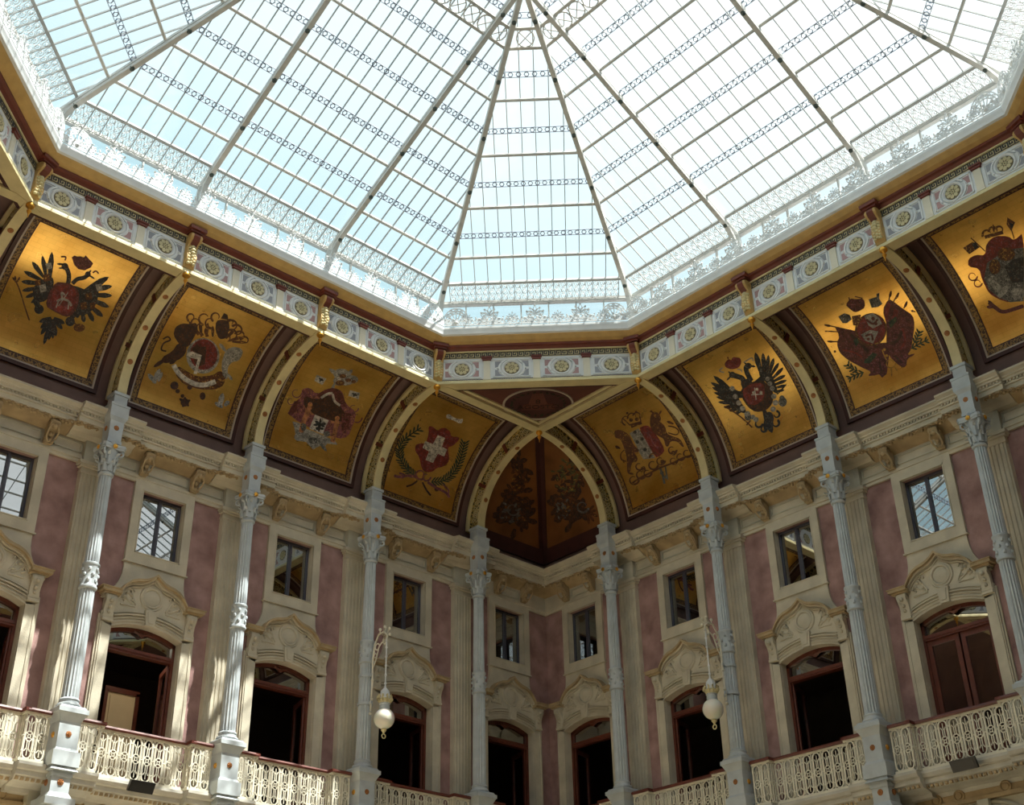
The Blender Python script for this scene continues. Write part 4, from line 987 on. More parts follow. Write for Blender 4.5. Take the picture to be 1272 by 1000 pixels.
# ------------------------------------------------------------------ balcony slabs, plinths, railings
BAL = {'L': 'the sunlit wall', 'R': 'the shaded wall'}
for sd in 'LR':
    t = thing('gallery_slab_'+('left' if sd == 'L' else 'right'), 'moulded stone balcony slab along '+WN[sd], 'balcony', kind='structure')
    sp = [(0, 7.05), (.16, 7.05), (.18, 7.12), (.26, 7.15), (.42, 7.18), (.46, 7.24), (.50, 7.26), (.50, 7.34), (.55, 7.36), (.58, 7.42), (.58, 7.47), (0, 7.48)]
    part('slab', MB().loft([[tuple(wp(sd, o, o, z)) for o, z in sp], [tuple(wp(sd, LT-o, o, z)) for o, z in sp]]), 'slab_grey', t)
    fn = lambda a, b, c: tuple(wp(sd, a, c, b))
    for k in range(5):
        u = UC[k]; ex = .16; q = [(0, 7.05)]+[(o+ex, z+.002) for o, z in sp[1:-1]]+[(0, 7.484)]
        part('slab_break', MB().loft([[tuple(wp(sd, u-.72, o, z)) for o, z in q], [tuple(wp(sd, u+.72, o, z)) for o, z in q]]), 'slab_grey', t)
        part('lower_pier', MB().prism([(u-.3, 0), (u+.3, 0), (u+.3, 7.1), (u-.3, 7.1)], fn, .1, .34), 'stone_grey', t)
    mb = MB(); u = .7
    while u < UC[4]+.7:
        o = .16 if min(abs(u-q) for q in UC) < .7 else 0
        mb.prism([(u, 7.185), (u+.05, 7.185), (u+.05, 7.235), (u, 7.235)], fn, .40+o, .475+o); u += .095
    q = part('dentil_course', mb, 'stone_warm', t); q['kind'] = 'stuff'
    part('frieze', MB().prism([(.15, 6.90), (LT, 6.90), (LT, 7.12), (.15, 7.12)], fn, .1, .16).prism([(.15, 6.86), (LT, 6.86), (LT, 6.93), (.15, 6.93)], fn, .1, .21), 'stone_warm', t)
    def rnd():
        mb = MB(); mb.lathe([(.001, .03), (.055, .03), (.06, .012), (.075, .012), (.085, .035), (.105, .03), (.11, 0)], 20); mb.v = [(x, z, y) for x, y, z in mb.v]; return mesh('roundel', mb, 'stone_warm', 40)
    def lk(): return mesh('lower_keystone', MB().xz([(-.08, 6.3), (.08, 6.3), (.11, 6.86), (-.11, 6.86)], 0, .14), 'stone_grey')
    for k in (1, 2, 3, 4):
        for x in (-.9, -.45, .45, .9): obj('roundel', cached('rnd', rnd), t, wp(sd, UB[k]+x, .16, 7.01), RZ[sd])
        obj('lower_keystone', cached('lk', lk), t, wp(sd, UB[k], .1, 0), RZ[sd])
        mb = MB()
        for r in (1.05, 1.13): mb.tube([tuple(wp(sd, UB[k]+r*cos(radians(a)), .12, 5.70+r*sin(radians(a)))) for a in range(0, 181, 10)], .035, 5)
        part('lower_arch', mb, 'stone_grey', t)
def unit():
    mb = MB(); w2, zb, zt = .082, .05, .80; y = (0, 1, 0)
    def T(pts, r=.015, closed=False): mb.tube([(a, 0, b) for a, b in pts], r, 4, closed=closed, flat=y)
    st = [(w2*cos(radians(a)), zt-w2+w2*sin(radians(a))) for a in range(0, 181, 30)] + [(w2*cos(radians(a)), zb+w2+w2*sin(radians(a))) for a in range(180, 361, 30)]
    T(st, .018, True)
    zc = (zb+zt)/2
    T([(.075*cos(radians(a)), zc+.085*sin(radians(a))) for a in range(0, 360, 30)], .013, True)
    T([(.03*cos(radians(a)), zc+.03*sin(radians(a))) for a in range(0, 360, 45)], .012, True)
    for a in (45, 135, 225, 315): T([(.03*cos(radians(a)), zc+.03*sin(radians(a))), (.072*cos(radians(a)), zc+.08*sin(radians(a)))], .012)
    for sz in (-1, 1):
        ze = zt if sz > 0 else zb
        T([(-.02, zc+sz*.085), (-.02, ze-sz*.17)], .012); T([(.02, zc+sz*.085), (.02, ze-sz*.17)], .012)
        T([(-.02, ze-sz*.17), (-.055, ze-sz*.12)], .012); T([(.02, ze-sz*.17), (.055, ze-sz*.12)], .012)
        T([(0, ze-sz*.17), (0, ze-sz*.05)], .010)
    for x in (-.118, .118):
        T([(x-.014 if x > 0 else x+.014, zb-.02), (x-.014 if x > 0 else x+.014, zt)], .009)
        for z in (zb+.12, zc, zt-.12): mb.ball((x*.9, 0, z), .018, 5, 4)
    return mesh('baluster_panel', mb, 'cream_iron')
def railing(sd, k, u0, u1, o, lab):
    pass
for sd in 'LR':
    for k in range(5):
        c = UB[k]
        a, b = (UC[k-1], UC[k]) if k else (.75, UC[0])
        t = thing('railing', 'cream iron railing below the window %s on %s' % (NTH[k], WN[sd]), 'railing', wp(sd, c, 0, 7.48), RZ[sd], 'cast iron balcony railings')
        sg = SG[sd]
        i0 = a+.70 if k else a-.1; i1 = b-.70
        runs = [(i0, i1, .50), (i1, b-.27, .66)] + ([(a+.27, i0, .66)] if k else [])
        for u0, u1, o in runs:
            n = max(1, round((u1-u0)/.236)); g = (u1-u0)/n
            for i in range(n): obj('baluster_panel', cached('unit', unit), t, (sg*(u0+(i+.5)*g-c), o, .0), 0, (g/.236, 1, 1))
            x0, x1 = sorted((sg*(u0-c), sg*(u1-c)))
            mb = MB(); mb.loft([[(x, o+q, z) for q, z in ((-.05, .84), (.05, .84), (.065, .865), (.05, .90), (-.05, .90), (-.065, .865))] for x in (x0, x1)]); part('handrail', mb, 'handrail', t)
            part('bottom_rail', MB().box(x0, x1, o-.03, o+.03, 0, .05), 'cream_iron', t); part('top_rail', MB().box(x0, x1, o-.02, o+.02, .80, .84), 'cream_iron', t)
        for u in ([i0, i1] if k else [i1]):
            x = sg*(u-c); mb = MB().box(x-.03, x+.03, .47, .69, .8, .84).box(x-.03, x+.03, .47, .69, 0, .05)
            for i in range(2): mb.tube([(x, .54+.07*i, .05), (x, .54+.07*i, .8)], .018, 4)
            mb.ring((x, .58, .42), .06, .012, (0,1,0), (0,0,1), 10, 4)
            part('return_panel', mb, 'cream_iron', t); part('handrail', MB().box(x-.05, x+.05, .45, .72, .842, .898), 'handrail', t)
# ------------------------------------------------------------------ floodlights clamped to the slab edge
for sd in 'LR':
    t = thing('floodlight', 'dark flat floodlight fixed below the railing of '+WN[sd], 'floodlight', wp(sd, UB[4 if False else 3]+.05, .64, 7.40), RZ[sd], 'floodlights on the slab edge')
    mb = MB(); mb.xz([(-.24, -.10), (.24, -.10), (.24, .08), (-.24, .08)], .06, .12); mb.v = [(x, y+(z*.5), z-.4*(y-.06)) for x, y, z in mb.v]; part('housing', mb, 'black', t)
    mb = MB().box(-.21, .21, .125, .13, -.09, .06); mb.v = [(x, y+(z*.5), z-.03) for x, y, z in mb.v]; part('lens', mb, 'black', t)
    part('bracket', MB().box(-.03, .03, -.06, .1, -.02, .02).box(.1, .13, -.06, .1, -.02, .02), 'black', t)
# ------------------------------------------------------------------ globe lamps
for sd in 'LR':
    t = thing('globe_lamp', 'white glass globe lamp on a scrolled arm of the second column of '+WN[sd], 'lamp', wp(sd, UC[1], d, 0), RZ[sd], 'globe lamps on the iron columns')
    O = .68
    part('globe', MB().ball((0, O, 9.38), .215, 24, 16), 'lamp_glass', t, smooth=60)
    part('collar', MB().lathe([(.09, 9.56), (.11, 9.60), (.10, 9.66), (.12, 9.68), (.10, 9.72)], 16, (0, O, 0)), 'iron_blue', t, smooth=40)
    mb = MB()
    for i in range(10): a = 2*pi*i/10; mb.tube([(.10*cos(a), O+.10*sin(a), 9.70), (.16*cos(a), O+.16*sin(a), 9.78), (.15*cos(a), O+.15*sin(a), 9.85), (.12*cos(a), O+.12*sin(a), 9.82)], .02, 5)
    mb.lathe([(.12, 9.70), (.13, 9.76), (.10, 9.80)], 14, (0, O, 0)); part('crown_gallery', mb, 'ivory', t, smooth=40)
    part('dome_cap', MB().lathe([(.10, 9.78), (.105, 9.86), (.09, 9.95), (.05, 10.0), (.02, 10.03), (.02, 10.06), (.001, 10.07)], 16, (0, O, 0)), 'white_paint', t, smooth=50)
    mb = MB(); mb.lathe([(.05, 9.17), (.06, 9.14), (.03, 9.10), (.015, 9.07)], 12, (0, O, 0)); mb.ring((0, O, 9.02), .045, .013, (1,0,0), (0,0,1), 12, 5); part('pull_ring', mb, 'ivory', t, smooth=50)
    mb = MB(); z = 10.07; i = 0
    mb.tube([(0, O, 10.05), (0, O, 11.1)], .016, 6)
    for z in (10.12, 10.3, 10.5, 10.7, 10.9, 11.05): mb.ball((0, O, z), .03, 8, 5)
    part('hanging_rod', mb, 'white_paint', t, smooth=50)
    mb = MB()
    mb.tube([(0, .20, 9.65), (0, .23, 10.2), (0, .22, 10.75), (0, .27, 11.08), (0, .40, 11.26), (0, .56, 11.28), (0, .68, 11.18), (0, .70, 11.05), (0, .62, 10.98), (0, .55, 11.04), (0, .58, 11.12)], .022, 6)
    mb.tube([(0, .23, 10.55), (0, .34, 10.75), (0, .42, 10.98), (0, .52, 11.06)], .016, 5)
    mb.ring((0, .36, 11.0), .07, .014, (0,1,0), (0,0,1), 10, 5); mb.ring((0, .30, 10.82), .045, .012, (0,1,0), (0,0,1), 8, 5)
    for y, z in ((.44, 11.36), (.60, 11.38), (.76, 11.30), (.2, 9.6), (.23, 9.9), (.23, 10.3), (.78, 11.16)): mb.ball((0, y, z), .035, 8, 5)
    for y, z in ((.44, 11.28), (.60, 11.27), (.70, 11.22)): mb.tube([(0, y, z), (0, y+.02*(y > .5)*2, z+.09)], .012, 5)
    part('scroll_arm', mb, 'cream_iron', t, smooth=50)
    part('clamp', MB().lathe([(.16, 10.40), (.16, 10.46)], 16).box(-.02, .02, .12, .24, 10.40, 10.46).lathe([(.165, 9.80), (.165, 9.86)], 16).box(-.02, .02, .12, .24, 9.80, 9.86), 'iron_blue', t)

# ------------------------------------------------------------------ gilded ceiling paintings
PL = {}
for key, sd, k, lb in (('russia', 'L', 4, 'gilded ceiling painting of a black eagle with horseman shield above the sunlit wall'),
        ('lion', 'L', 3, 'gilded ceiling painting of a round red shield between a lion and a unicorn'),
        ('mantle', 'L', 2, 'gilded ceiling painting of a white eagle shield held before a crowned mantle'),
        ('cross', 'L', 1, 'gilded ceiling painting of a red shield with a white cross between green branches'),
        ('lions', 'R', 1, 'gilded ceiling painting of two rampant lions holding a grey and red shield'),
        ('austria', 'R', 2, 'gilded ceiling painting of a black eagle with chain collar above the shaded wall'),
        ('flags', 'R', 3, 'gilded ceiling painting of an oval shield before draped red flags'),
        ('ermine', 'R', 4, 'gilded ceiling painting of a dark shield on a red mantle with a scroll below')):
    PL[key] = painting(sd, UB[k], lb)
for sd in 'FB':
    for k in range(1, 6): canvas(sd, UB[k]-1.045, UB[k]+1.045, TB, TT, .02, 'gilded_panel', 'gold_leaf', bpy.data.objects['ceiling_cove_'+('front' if sd == 'F' else 'back')])
for sd in 'LR':
    t = PL['corner'+sd] = thing('ceiling_painting', 'dark umber ceiling painting of a trophy in the corner above '+WN[sd], 'painting', group='gilded ceiling paintings')
    canvas(sd, lambda th: off(th)+.16, 2.72, TB-.02, 1.37, .02, 'canvas', 'umber', t)
    mb = MB(); vstrip(mb, sd, lambda th: off(th)+.015, lambda th: off(th)+.17, TB-.16, 1.40, .003, .06); part('groin_moulding', mb, 'maroon', t, smooth=40)
    mb = MB(); vstrip(mb, sd, lambda th: off(th)+.1, 2.80, TB-.16, TB-.02, .003, .06); part('lower_moulding', mb, 'maroon', t, smooth=40)
# ------------------------------------------------------------------ painted arms: outlines read off the photograph and laid onto the cove
for n_, c_ in dict(p_black=(44, 44, 46), p_maroon=(100, 50, 44), p_red=(124, 46, 38), p_white=(196, 190, 180), p_brown=(100, 60, 34), p_dark=(70, 44, 30), p_green=(52, 66, 46),
                   p_rose=(132, 78, 84), p_silver=(150, 146, 138), p_skin=(176, 118, 82), p_ochre=(186, 140, 60), p_slate=(98, 96, 90), p_olive=(92, 90, 52)).items(): mat(n_, c_, .6, var=.42, scale=11)
def pix2vault(sd, x, y):
    dv = FW + RT*((x-IW/2)/FPX) - UP*((y-IH/2)/FPX)
    ax = 1 if sd == 'L' else 0
    # off = -(C+t d); ((VO+VA-off)/VA)^2 + ((z-VZ)/VB)^2 = 1, far root
    a0, a1 = (VO+VA+CAM[ax])/VA, dv[ax]/VA; b0, b1 = (CAM.z-VZ)/VB, dv.z/VB
    A, B, C = a1*a1+b1*b1, 2*(a0*a1+b0*b1), a0*a0+b0*b0-1
    t = (-B+sqrt(max(B*B-4*A*C, 0)))/(2*A); q = CAM+dv*t
    return -q[1-ax], atan2((q.z-VZ)/VB, (VO+VA+q[ax])/VA)
def Fe(x0, y0, x1, y1, w_):               # feather / leaf from root to tip
    dx, dy = x1-x0, y1-y0; L_ = sqrt(dx*dx+dy*dy); nx, ny = -dy/L_*w_/2, dx/L_*w_/2
    q = lambda f, g: (x0+dx*f+nx*g, y0+dy*f+ny*g)
    return [q(0, .5), q(.3, .8), q(.65, 1), q(.88, .6), q(1, 0), q(.88, -.6), q(.65, -1), q(.3, -.8), q(0, -.5)]
def Ci(x, y, r, ry=None, n=12, a=0): 
    ry = ry or r; ca, sa = cos(a), sin(a)
    return [(x+r*cos(2*pi*i/n)*ca-ry*sin(2*pi*i/n)*sa, y+r*cos(2*pi*i/n)*sa+ry*sin(2*pi*i/n)*ca) for i in range(n)]
def smooth(pts, n=4):
    if len(pts) < 3: return pts
    P_ = [pts[0]]+list(pts)+[pts[-1]]; r = []
    for i in range(1, len(P_)-2):
        for j in range(n):
            t = j/n; r.append(tuple(.5*((2*P_[i][c])+(-P_[i-1][c]+P_[i+1][c])*t+(2*P_[i-1][c]-5*P_[i][c]+4*P_[i+1][c]-P_[i+2][c])*t*t+(-P_[i-1][c]+3*P_[i][c]-3*P_[i+1][c]+P_[i+2][c])*t**3) for c in (0, 1)))
    return r+[pts[-1]]
def chaikin(pl):
    r = []
    for i in range(len(pl)):
        a, c = pl[i], pl[(i+1) % len(pl)]; r += [(a[0]*.78+c[0]*.22, a[1]*.78+c[1]*.22), (a[0]*.22+c[0]*.78, a[1]*.22+c[1]*.78)]
    return r
CRISP = ('cross', 'banner', 'shield_edge', 'wing_shield', 'banner_stripe')
def St(pts, w_):                          # brush stroke
    pts = smooth(pts); A_, B_ = [], []
    for i in range(len(pts)):
        x0, y0 = pts[max(i-1, 0)]; x1, y1 = pts[min(i+1, len(pts)-1)]; L_ = max(sqrt((x1-x0)**2+(y1-y0)**2), 1e-6); nx, ny = -(y1-y0)/L_*w_/2, (x1-x0)/L_*w_/2
        A_.append((pts[i][0]+nx, pts[i][1]+ny)); B_.append((pts[i][0]-nx, pts[i][1]-ny))
    return A_+B_[::-1]
def Cu(x, y, r, w_, a0=0, a1=300, n=14):   # tapering curl that winds inwards
    A_, B_ = [], []
    for i in range(n+1):
        t = i/n; a = radians(a0+(a1-a0)*t); q = r*(1.15-.5*t); h = w_*(.62-.42*t)
        A_.append((x+(q+h)*cos(a), y+(q+h)*sin(a))); B_.append((x+(q-h)*cos(a), y+(q-h)*sin(a)))
    return A_+B_[::-1]
def Fan(cx, cy, tips, w_, back=0.0): return [Fe(cx+(x-cx)*back, cy+(y-cy)*back, x, y, w_) for x, y in tips]
def Li(pts, w_, n=None): return St(pts, w_)
def Frond(pts, ln, w_, fs=(0, .25, .5, .75)):                   # leafy branch along pts
    r = [St(pts, w_*.7)]
    for (x0, y0), (x1, y1) in zip(pts[:-1], pts[1:]):
        for f in fs:
            x, y = x0+(x1-x0)*f, y0+(y1-y0)*f; L_ = sqrt((x1-x0)**2+(y1-y0)**2); tx, ty = (x1-x0)/L_, (y1-y0)/L_
            for g in (-1, 1): r.append(Fe(x, y, x+tx*ln*.75-ty*ln*.7*g, y+ty*ln*.75+tx*ln*.7*g, w_))
    return r
def inside(x, y, pl):
    r = False; j = len(pl)-1
    for i in range(len(pl)):
        if (pl[i][1] > y) != (pl[j][1] > y) and x < (pl[j][0]-pl[i][0])*(y-pl[i][1])/(pl[j][1]-pl[i][1])+pl[i][0]: r = not r
        j = i
    return r
def lay(sd, ox, oy, k, polys, h, name, mt, root):
    V, F = [], []
    for pl in polys:
        uv = [pix2vault(sd, ox+x/k, oy+y/k) for x, y in pl]
        bm = bmesh.new(); vv = [bm.verts.new((u, th*2.7, 0)) for u, th in uv]
        try: bm.faces.new(vv)
        except ValueError: bm.free(); continue
        bm.normal_update(); bmesh.ops.triangulate(bm, faces=bm.faces[:])
        y0, y1 = min(q.co.y for q in bm.verts), max(q.co.y for q in bm.verts); yy = math.ceil(y0/.15)*.15
        while yy < y1:
            bmesh.ops.bisect_plane(bm, geom=bm.verts[:]+bm.edges[:]+bm.faces[:], plane_co=(0, yy, 0), plane_no=(0, 1, 0)); yy += .15
        n0 = len(V); bm.verts.index_update()
        V += [tuple(vp(sd, q.co.x, q.co.y/2.7, h)) for q in bm.verts]; F += [tuple(n0+q.index for q in f.verts) for f in bm.faces]; bm.free()
    me = bpy.data.meshes.new(name); me.from_pydata(V, [], F); me.materials.append(MT[mt]); return obj(name, me, root)
SHADE = {'p_black': ('p_slate', 'p_dark'), 'p_maroon': ('p_dark', 'p_rose'), 'p_red': ('p_maroon', 'p_rose'), 'p_white': ('p_silver', 'p_slate'), 'p_brown': ('p_dark', 'p_ochre'), 'p_dark': ('p_black', 'p_brown'),
         'p_green': ('p_black', 'p_olive'), 'p_rose': ('p_maroon', 'p_skin'), 'p_silver': ('p_white', 'p_slate'), 'p_skin': ('p_brown', 'p_ochre'), 'p_ochre': ('p_brown', 'p_dark'), 'p_slate': ('p_black', 'p_silver'), 'p_olive': ('p_green', 'p_ochre')}
def emblem(key, sd, ox, oy, k, pieces):
    root = PL[key]; rnd = random.Random(key); fl = {}
    for name, mt, layer, polys in pieces:
        if name not in CRISP: polys = [chaikin(pl) if 6 < len(pl) < 40 and len(pl) not in (9, 12, 20) else pl for pl in polys]
        # brush marks inside the larger fields
        for pl in polys:
            xs, ys = [q[0] for q in pl], [q[1] for q in pl]; bx0, bx1, by0, by1 = min(xs), max(xs), min(ys), max(ys)
            for _ in range(int(abs(sum(pl[i][0]*pl[i-1][1]-pl[i-1][0]*pl[i][1] for i in range(len(pl))))/2/(k*k)*.34)):
                x, y = rnd.uniform(bx0, bx1), rnd.uniform(by0, by1); a = rnd.uniform(0, 6.28); l_ = rnd.uniform(1.2, 3.4)*k; x1, y1 = x+l_*cos(a), y+l_*sin(a)
                if inside(x, y, pl) and inside(x1, y1, pl):
                    fl.setdefault((SHADE[mt][rnd.random() < .5], layer), []).append(Fe(x, y, x1, y1, rnd.uniform(.5, 1.1)*k))
        # strokes that touch form one piece
        bb = [(min(q[0] for q in pl), max(q[0] for q in pl), min(q[1] for q in pl), max(q[1] for q in pl)) for pl in polys]; grp = list(range(len(polys)))
        for i in range(len(polys)):
            for j in range(i):
                if bb[i][0] <= bb[j][1] and bb[j][0] <= bb[i][1] and bb[i][2] <= bb[j][3] and bb[j][2] <= bb[i][3]:
                    a, c = grp[i], grp[j]; grp = [a if g == c else g for g in grp]
        for g in sorted(set(grp)): lay(sd, ox, oy, k, [pl for pl, q in zip(polys, grp) if q == g], .0225+.0025*layer, name, mt, root)
    for (mt, layer), polys in fl.items(): lay(sd, ox, oy, k, polys, .0237+.0025*layer, 'brush_marks', mt, root)['kind'] = 'stuff'
emblem('russia', 'L', 0, 280, 5, [
 ('wing', 'p_black', 0, [[(335,330),(300,310),(250,345),(205,380),(200,440),(230,480),(280,470),(325,420)]] + [Fe(*q) for q in ((305,340,322,160,36),(285,320,262,184,30),(270,320,198,222,32),(260,340,146,282,32),(250,360,130,347,32),(245,385,134,405,28),(250,410,155,447,26),(255,430,190,482,24))]),
 ('wing', 'p_black', 0, [[(490,430),(530,385),(585,365),(615,400),(600,480),(560,540),(500,565),(460,530)]] + [Fe(*q) for q in ((530,400,676,317,40),(570,400,696,374,34),(570,430,696,434,32),(570,460,676,506,34),(560,500,638,566,34),(540,520,580,597,32),(510,540,520,602,30),(480,530,478,575,28))]),
 ('neck', 'p_black', 1, [St([(420,365),(427,310),(412,262),(392,244)], 28), Ci(402,252,22), Fe(400,240,352,236,14), Fe(398,262,362,262,10), St([(448,360),(478,332),(520,322),(548,302)], 26), Ci(545,300,18), Fe(545,302,588,330,12), Fe(548,295,566,274,10), St([(290,400),(360,420),(440,400),(530,430)],60)]),
 ('leg', 'p_black', 1, [Ci(240,520,30), Fe(240,520,215,450,40), Ci(433,596,30), Fe(433,590,470,530,36)]),
 ('tail', 'p_black', 1, Fan(325,570,((268,742),(300,715),(250,680),(248,640),(385,645),(345,690),(325,705),(240,600),(400,610)), 30, .1)),
 ('crown', 'p_maroon', 2, [[(445,195),(462,183),(480,190),(500,188),(520,196),(532,182),(548,200),(578,232),(562,258),(525,276),(485,268),(460,242)], St([(378,192),(408,192),(402,214)],9), St([(575,292),(594,280),(612,296)],9)]),
 ('shield', 'p_maroon', 2, [[(345,350),(395,352),(445,362),(492,412),(482,500),(442,560),(400,568),(330,532),(280,500),(300,420)]]),
 ('shield_field', 'p_red', 3, [[(350,365),(440,372),(475,415),(462,500),(425,545),(390,550),(320,515),(310,440)]]),
 ('horseman', 'p_silver', 4, [St([(350,470),(385,455),(425,470),(440,500)],14), St([(385,455),(380,415),(400,430)],12), St([(360,470),(345,510)],9), St([(425,470),(420,520)],9), St([(420,415),(360,500)],6)]),
 ('wing_shield', 'p_silver', 3, [[(280,235),(315,228),(325,262),(290,272)], [(240,370),(280,362),(288,405),(250,416)], [(590,365),(630,358),(636,398),(602,408)]]),
 ('wing_shield', 'p_brown', 3, [[(265,305),(305,298),(312,340),(272,348)], [(525,425),(565,415),(572,455),(535,462)], [(495,480),(535,472),(540,515),(502,522)], [(555,480),(585,475),(588,515),(560,520)], [(215,340),(250,335),(252,370),(220,372)]]),
 ('sceptre', 'p_brown', 1, [St([(88,325),(120,400),(150,500),(180,590)],9), Fe(100,350,75,320,14), Fe(105,350,122,318,14), Fe(95,350,92,310,14)]),
 ('orb', 'p_brown', 1, [Ci(490,635,36,26), Fe(470,615,440,590,14)])])
emblem('lion', 'L', 160, 340, 5, [
 ('mantling', 'p_brown', 0, [Cu(*q) for q in ((385,268,24,12,120,420),(415,300,30,12,90,330),(470,275,36,13,100,330),(505,300,34,13,60,300),(540,265,28,12,120,400),(455,330,40,13,80,260),(500,350,30,12,100,300),(640,320,34,13,200,470),(670,350,34,13,220,480),(690,385,30,12,200,460),(720,412,24,12,180,450),(640,380,34,13,220,450),(600,400,34,13,200,420),(630,300,20,11,150,420))] + [Fe(*q) for q in ((450,390,440,290,22),(480,390,490,300,22),(520,390,520,320,20),(600,400,660,340,22),(620,415,700,390,22),(640,420,735,425,18),(570,380,580,300,24),(430,380,370,290,20))]),
 ('helmet', 'p_dark', 1, [[(540,290),(580,280),(620,290),(625,340),(600,400),(560,405),(535,350)], [(570,275),(590,240),(612,252),(618,285)]]),
 ('lion', 'p_dark', 1, [[(285,330),(330,305),(380,310),(420,300),(425,350),(400,400),(370,450),(330,460),(300,420),(275,380)], [(300,430),(360,430),(350,500),(300,540),(210,560),(200,520),(270,480)], St([(230,480),(200,470),(215,430),(255,410),(240,390),(210,405)],10), Fe(240,520,150,580,26), Fe(300,520,250,560,30)]),
 ('unicorn', 'p_silver', 1, [[(600,470),(650,450),(690,460),(705,500),(680,540),(640,545),(610,580),(615,650),(585,655),(570,560)], Cu(680,490,28,12,180,420), Fe(600,480,560,430,24), Fe(610,620,640,660,20)]),
 ('garter', 'p_silver', 2, [Ci(458,508,104,112,20)]),
 ('shield', 'p_red', 3, [Ci(462,500,86,96,20)]),
 ('shield_quarter', 'p_dark', 4, [[(385,470),(420,430),(440,460),(410,490)], [(430,450),(480,450),(470,560),(420,580),(400,540)]]),
 ('shield_edge', 'p_white', 5, [[(360,490),(390,480),(450,505),(418,622),(398,620),(425,530),(380,520)]]),
 ('compartment', 'p_brown', 1, [[(300,570),(350,600),(420,640),(520,630),(560,600),(600,620),(590,690),(540,720),(440,720),(340,690),(280,620)]]),
 ('motto_scroll', 'p_white', 3, [St([(275,565),(300,610),(350,655),(410,685),(470,690),(535,668)], 30)]),
 ('flower', 'p_dark', 2, [Ci(280,695,26), Ci(375,705,16), Ci(455,760,18,24), Ci(345,800,26), Ci(300,730,14), Ci(330,760,12)] + Fan(345,800,((310,775),(380,785),(330,830),(370,825),(345,765)),18)),
 ('plume', 'p_silver', 2, [Fe(150,680,190,590,34), Fe(165,680,115,620,30), Fe(180,670,205,610,22), Fe(560,830,580,740,36), Fe(580,830,530,800,28), Fe(590,820,620,790,30)])])
emblem('mantle', 'L', 320, 430, 5.883, [
 ('crest', 'p_silver', 0, [Ci(610,200,60,40), Ci(640,240,70,44), Ci(590,250,40,36), Ci(690,240,44,30), Fe(600,220,520,160,30), Fe(660,210,690,165,26), Fe(560,270,540,320,24)]),
 ('crest_shadow', 'p_brown', 1, [Ci(620,215,26,16), Ci(600,265,34,20), Ci(660,245,22,14), Ci(700,255,18,12)]),
 ('banner', 'p_white', 1, [[(430,205),(500,235),(470,280),(412,250)], [(672,318),(745,338),(735,384),(660,360)]]),
 ('banner_eagle', 'p_black', 2, [Fe(445,230,480,250,16), Fe(470,232,448,258,12), Fe(688,340,724,360,16), Fe(716,340,694,366,12)]),
 ('mantle', 'p_rose', 0, [[(320,310),(380,300),(430,350),(500,310),(560,300),(620,330),(640,420),(720,480),(700,560),(660,660),(580,680),(300,560),(220,490),(250,420),(320,370)]] + [Cu(280,340,34,8), Cu(720,520,36,8), Cu(700,450,30,8), Cu(240,400,26,8)]),
 ('mantle_fold', 'p_maroon', 1, [[(430,350),(500,312),(560,300),(610,330),(650,440),(590,440),(540,340),(450,380)], [(215,490),(260,420),(300,380),(280,470),(240,510)], [(610,480),(680,490),(660,600),(610,620)]]),
 ('lining', 'p_dark', 1, [[(340,360),(420,390),(540,350),(600,430),(640,500),(600,560),(400,500),(330,430)]]),
 ('lining_shine', 'p_white', 3, [St([(460,375),(510,345),(545,340)],18), St([(545,345),(560,400),(600,430)],18)]),
 ('supporter', 'p_skin', 3, [Ci(380,425,18), St([(378,440),(355,490),(330,560),(312,630)],34), St([(370,470),(400,500)],16), Ci(578,525,18), St([(578,540),(565,600),(550,670),(540,700)],34), St([(560,555),(530,550)],16)]),
 ('shield', 'p_white', 4, [[(415,498),(515,540),(470,642),(374,602)]]),
 ('shield_eagle', 'p_black', 5, [Fe(450,570,415,545,22), Fe(450,570,400,575,18), Fe(450,570,495,565,22), Fe(450,570,485,590,18), Fe(450,560,440,625,24), Fe(450,570,455,525,16), Ci(430,600,12), Ci(465,602,10)]),
 ('base_scrolls', 'p_silver', 2, [[(250,550),(300,560),(340,600),(400,620),(470,650),(560,690),(580,720),(490,710),(400,755),(350,700),(280,690),(265,600)], Cu(290,660,26,12), Cu(400,690,40,14), Cu(470,700,26,12)]),
 ('base_shadow', 'p_slate', 3, [Ci(400,690,34,26), Ci(330,590,22,30), Ci(500,640,26,22), Fe(440,690,500,770,26)])])
emblem('cross', 'L', 460, 490, 6.25, [
 ('shield', 'p_red', 1, [[(450,240),(480,245),(520,280),(545,258),(585,255),(620,290),(622,322),(690,328),(685,350),(640,395),(595,410),(610,490),(600,530),(560,560),(510,570),(480,600),(430,605),(395,580),(375,480),(345,440),(345,395),(365,380),(430,375),(450,300)]]),
 ('cross', 'p_white', 2, [[(520,312),(578,334),(552,402),(592,424),(570,480),(520,458),(482,530),(424,506),(452,440),(402,412),(422,358),(482,382)]]),
 ('branch', 'p_green', 1, Frond([(350,640),(280,580),(230,500),(220,420),(270,340),(390,255)], 52, 13)),
 ('branch', 'p_green', 1, Frond([(470,680),(560,670),(630,620),(680,540),(710,450),(730,360)], 52, 13)),
 ('ribbon', 'p_rose', 2, [Cu(385,620,36,14,60,400), Cu(430,640,30,12), St([(360,640),(290,630),(220,640),(180,630)],22), St([(440,680),(500,720),(580,760),(610,800)],20), St([(220,610),(260,625),(240,650)],16), St([(560,700),(600,740),(600,780)],12)]),
 ('stem', 'p_dark', 1, [St([(360,670),(320,700),(275,715)],14), St([(400,680),(430,740),(465,785)],14), Ci(510,735,18)]),
 ('scroll', 'p_white', 1, [[(590,150),(615,148),(640,172),(690,190),(718,182),(712,215),(690,222),(650,200),(610,186),(586,178)]])])
rn = random.Random(11)
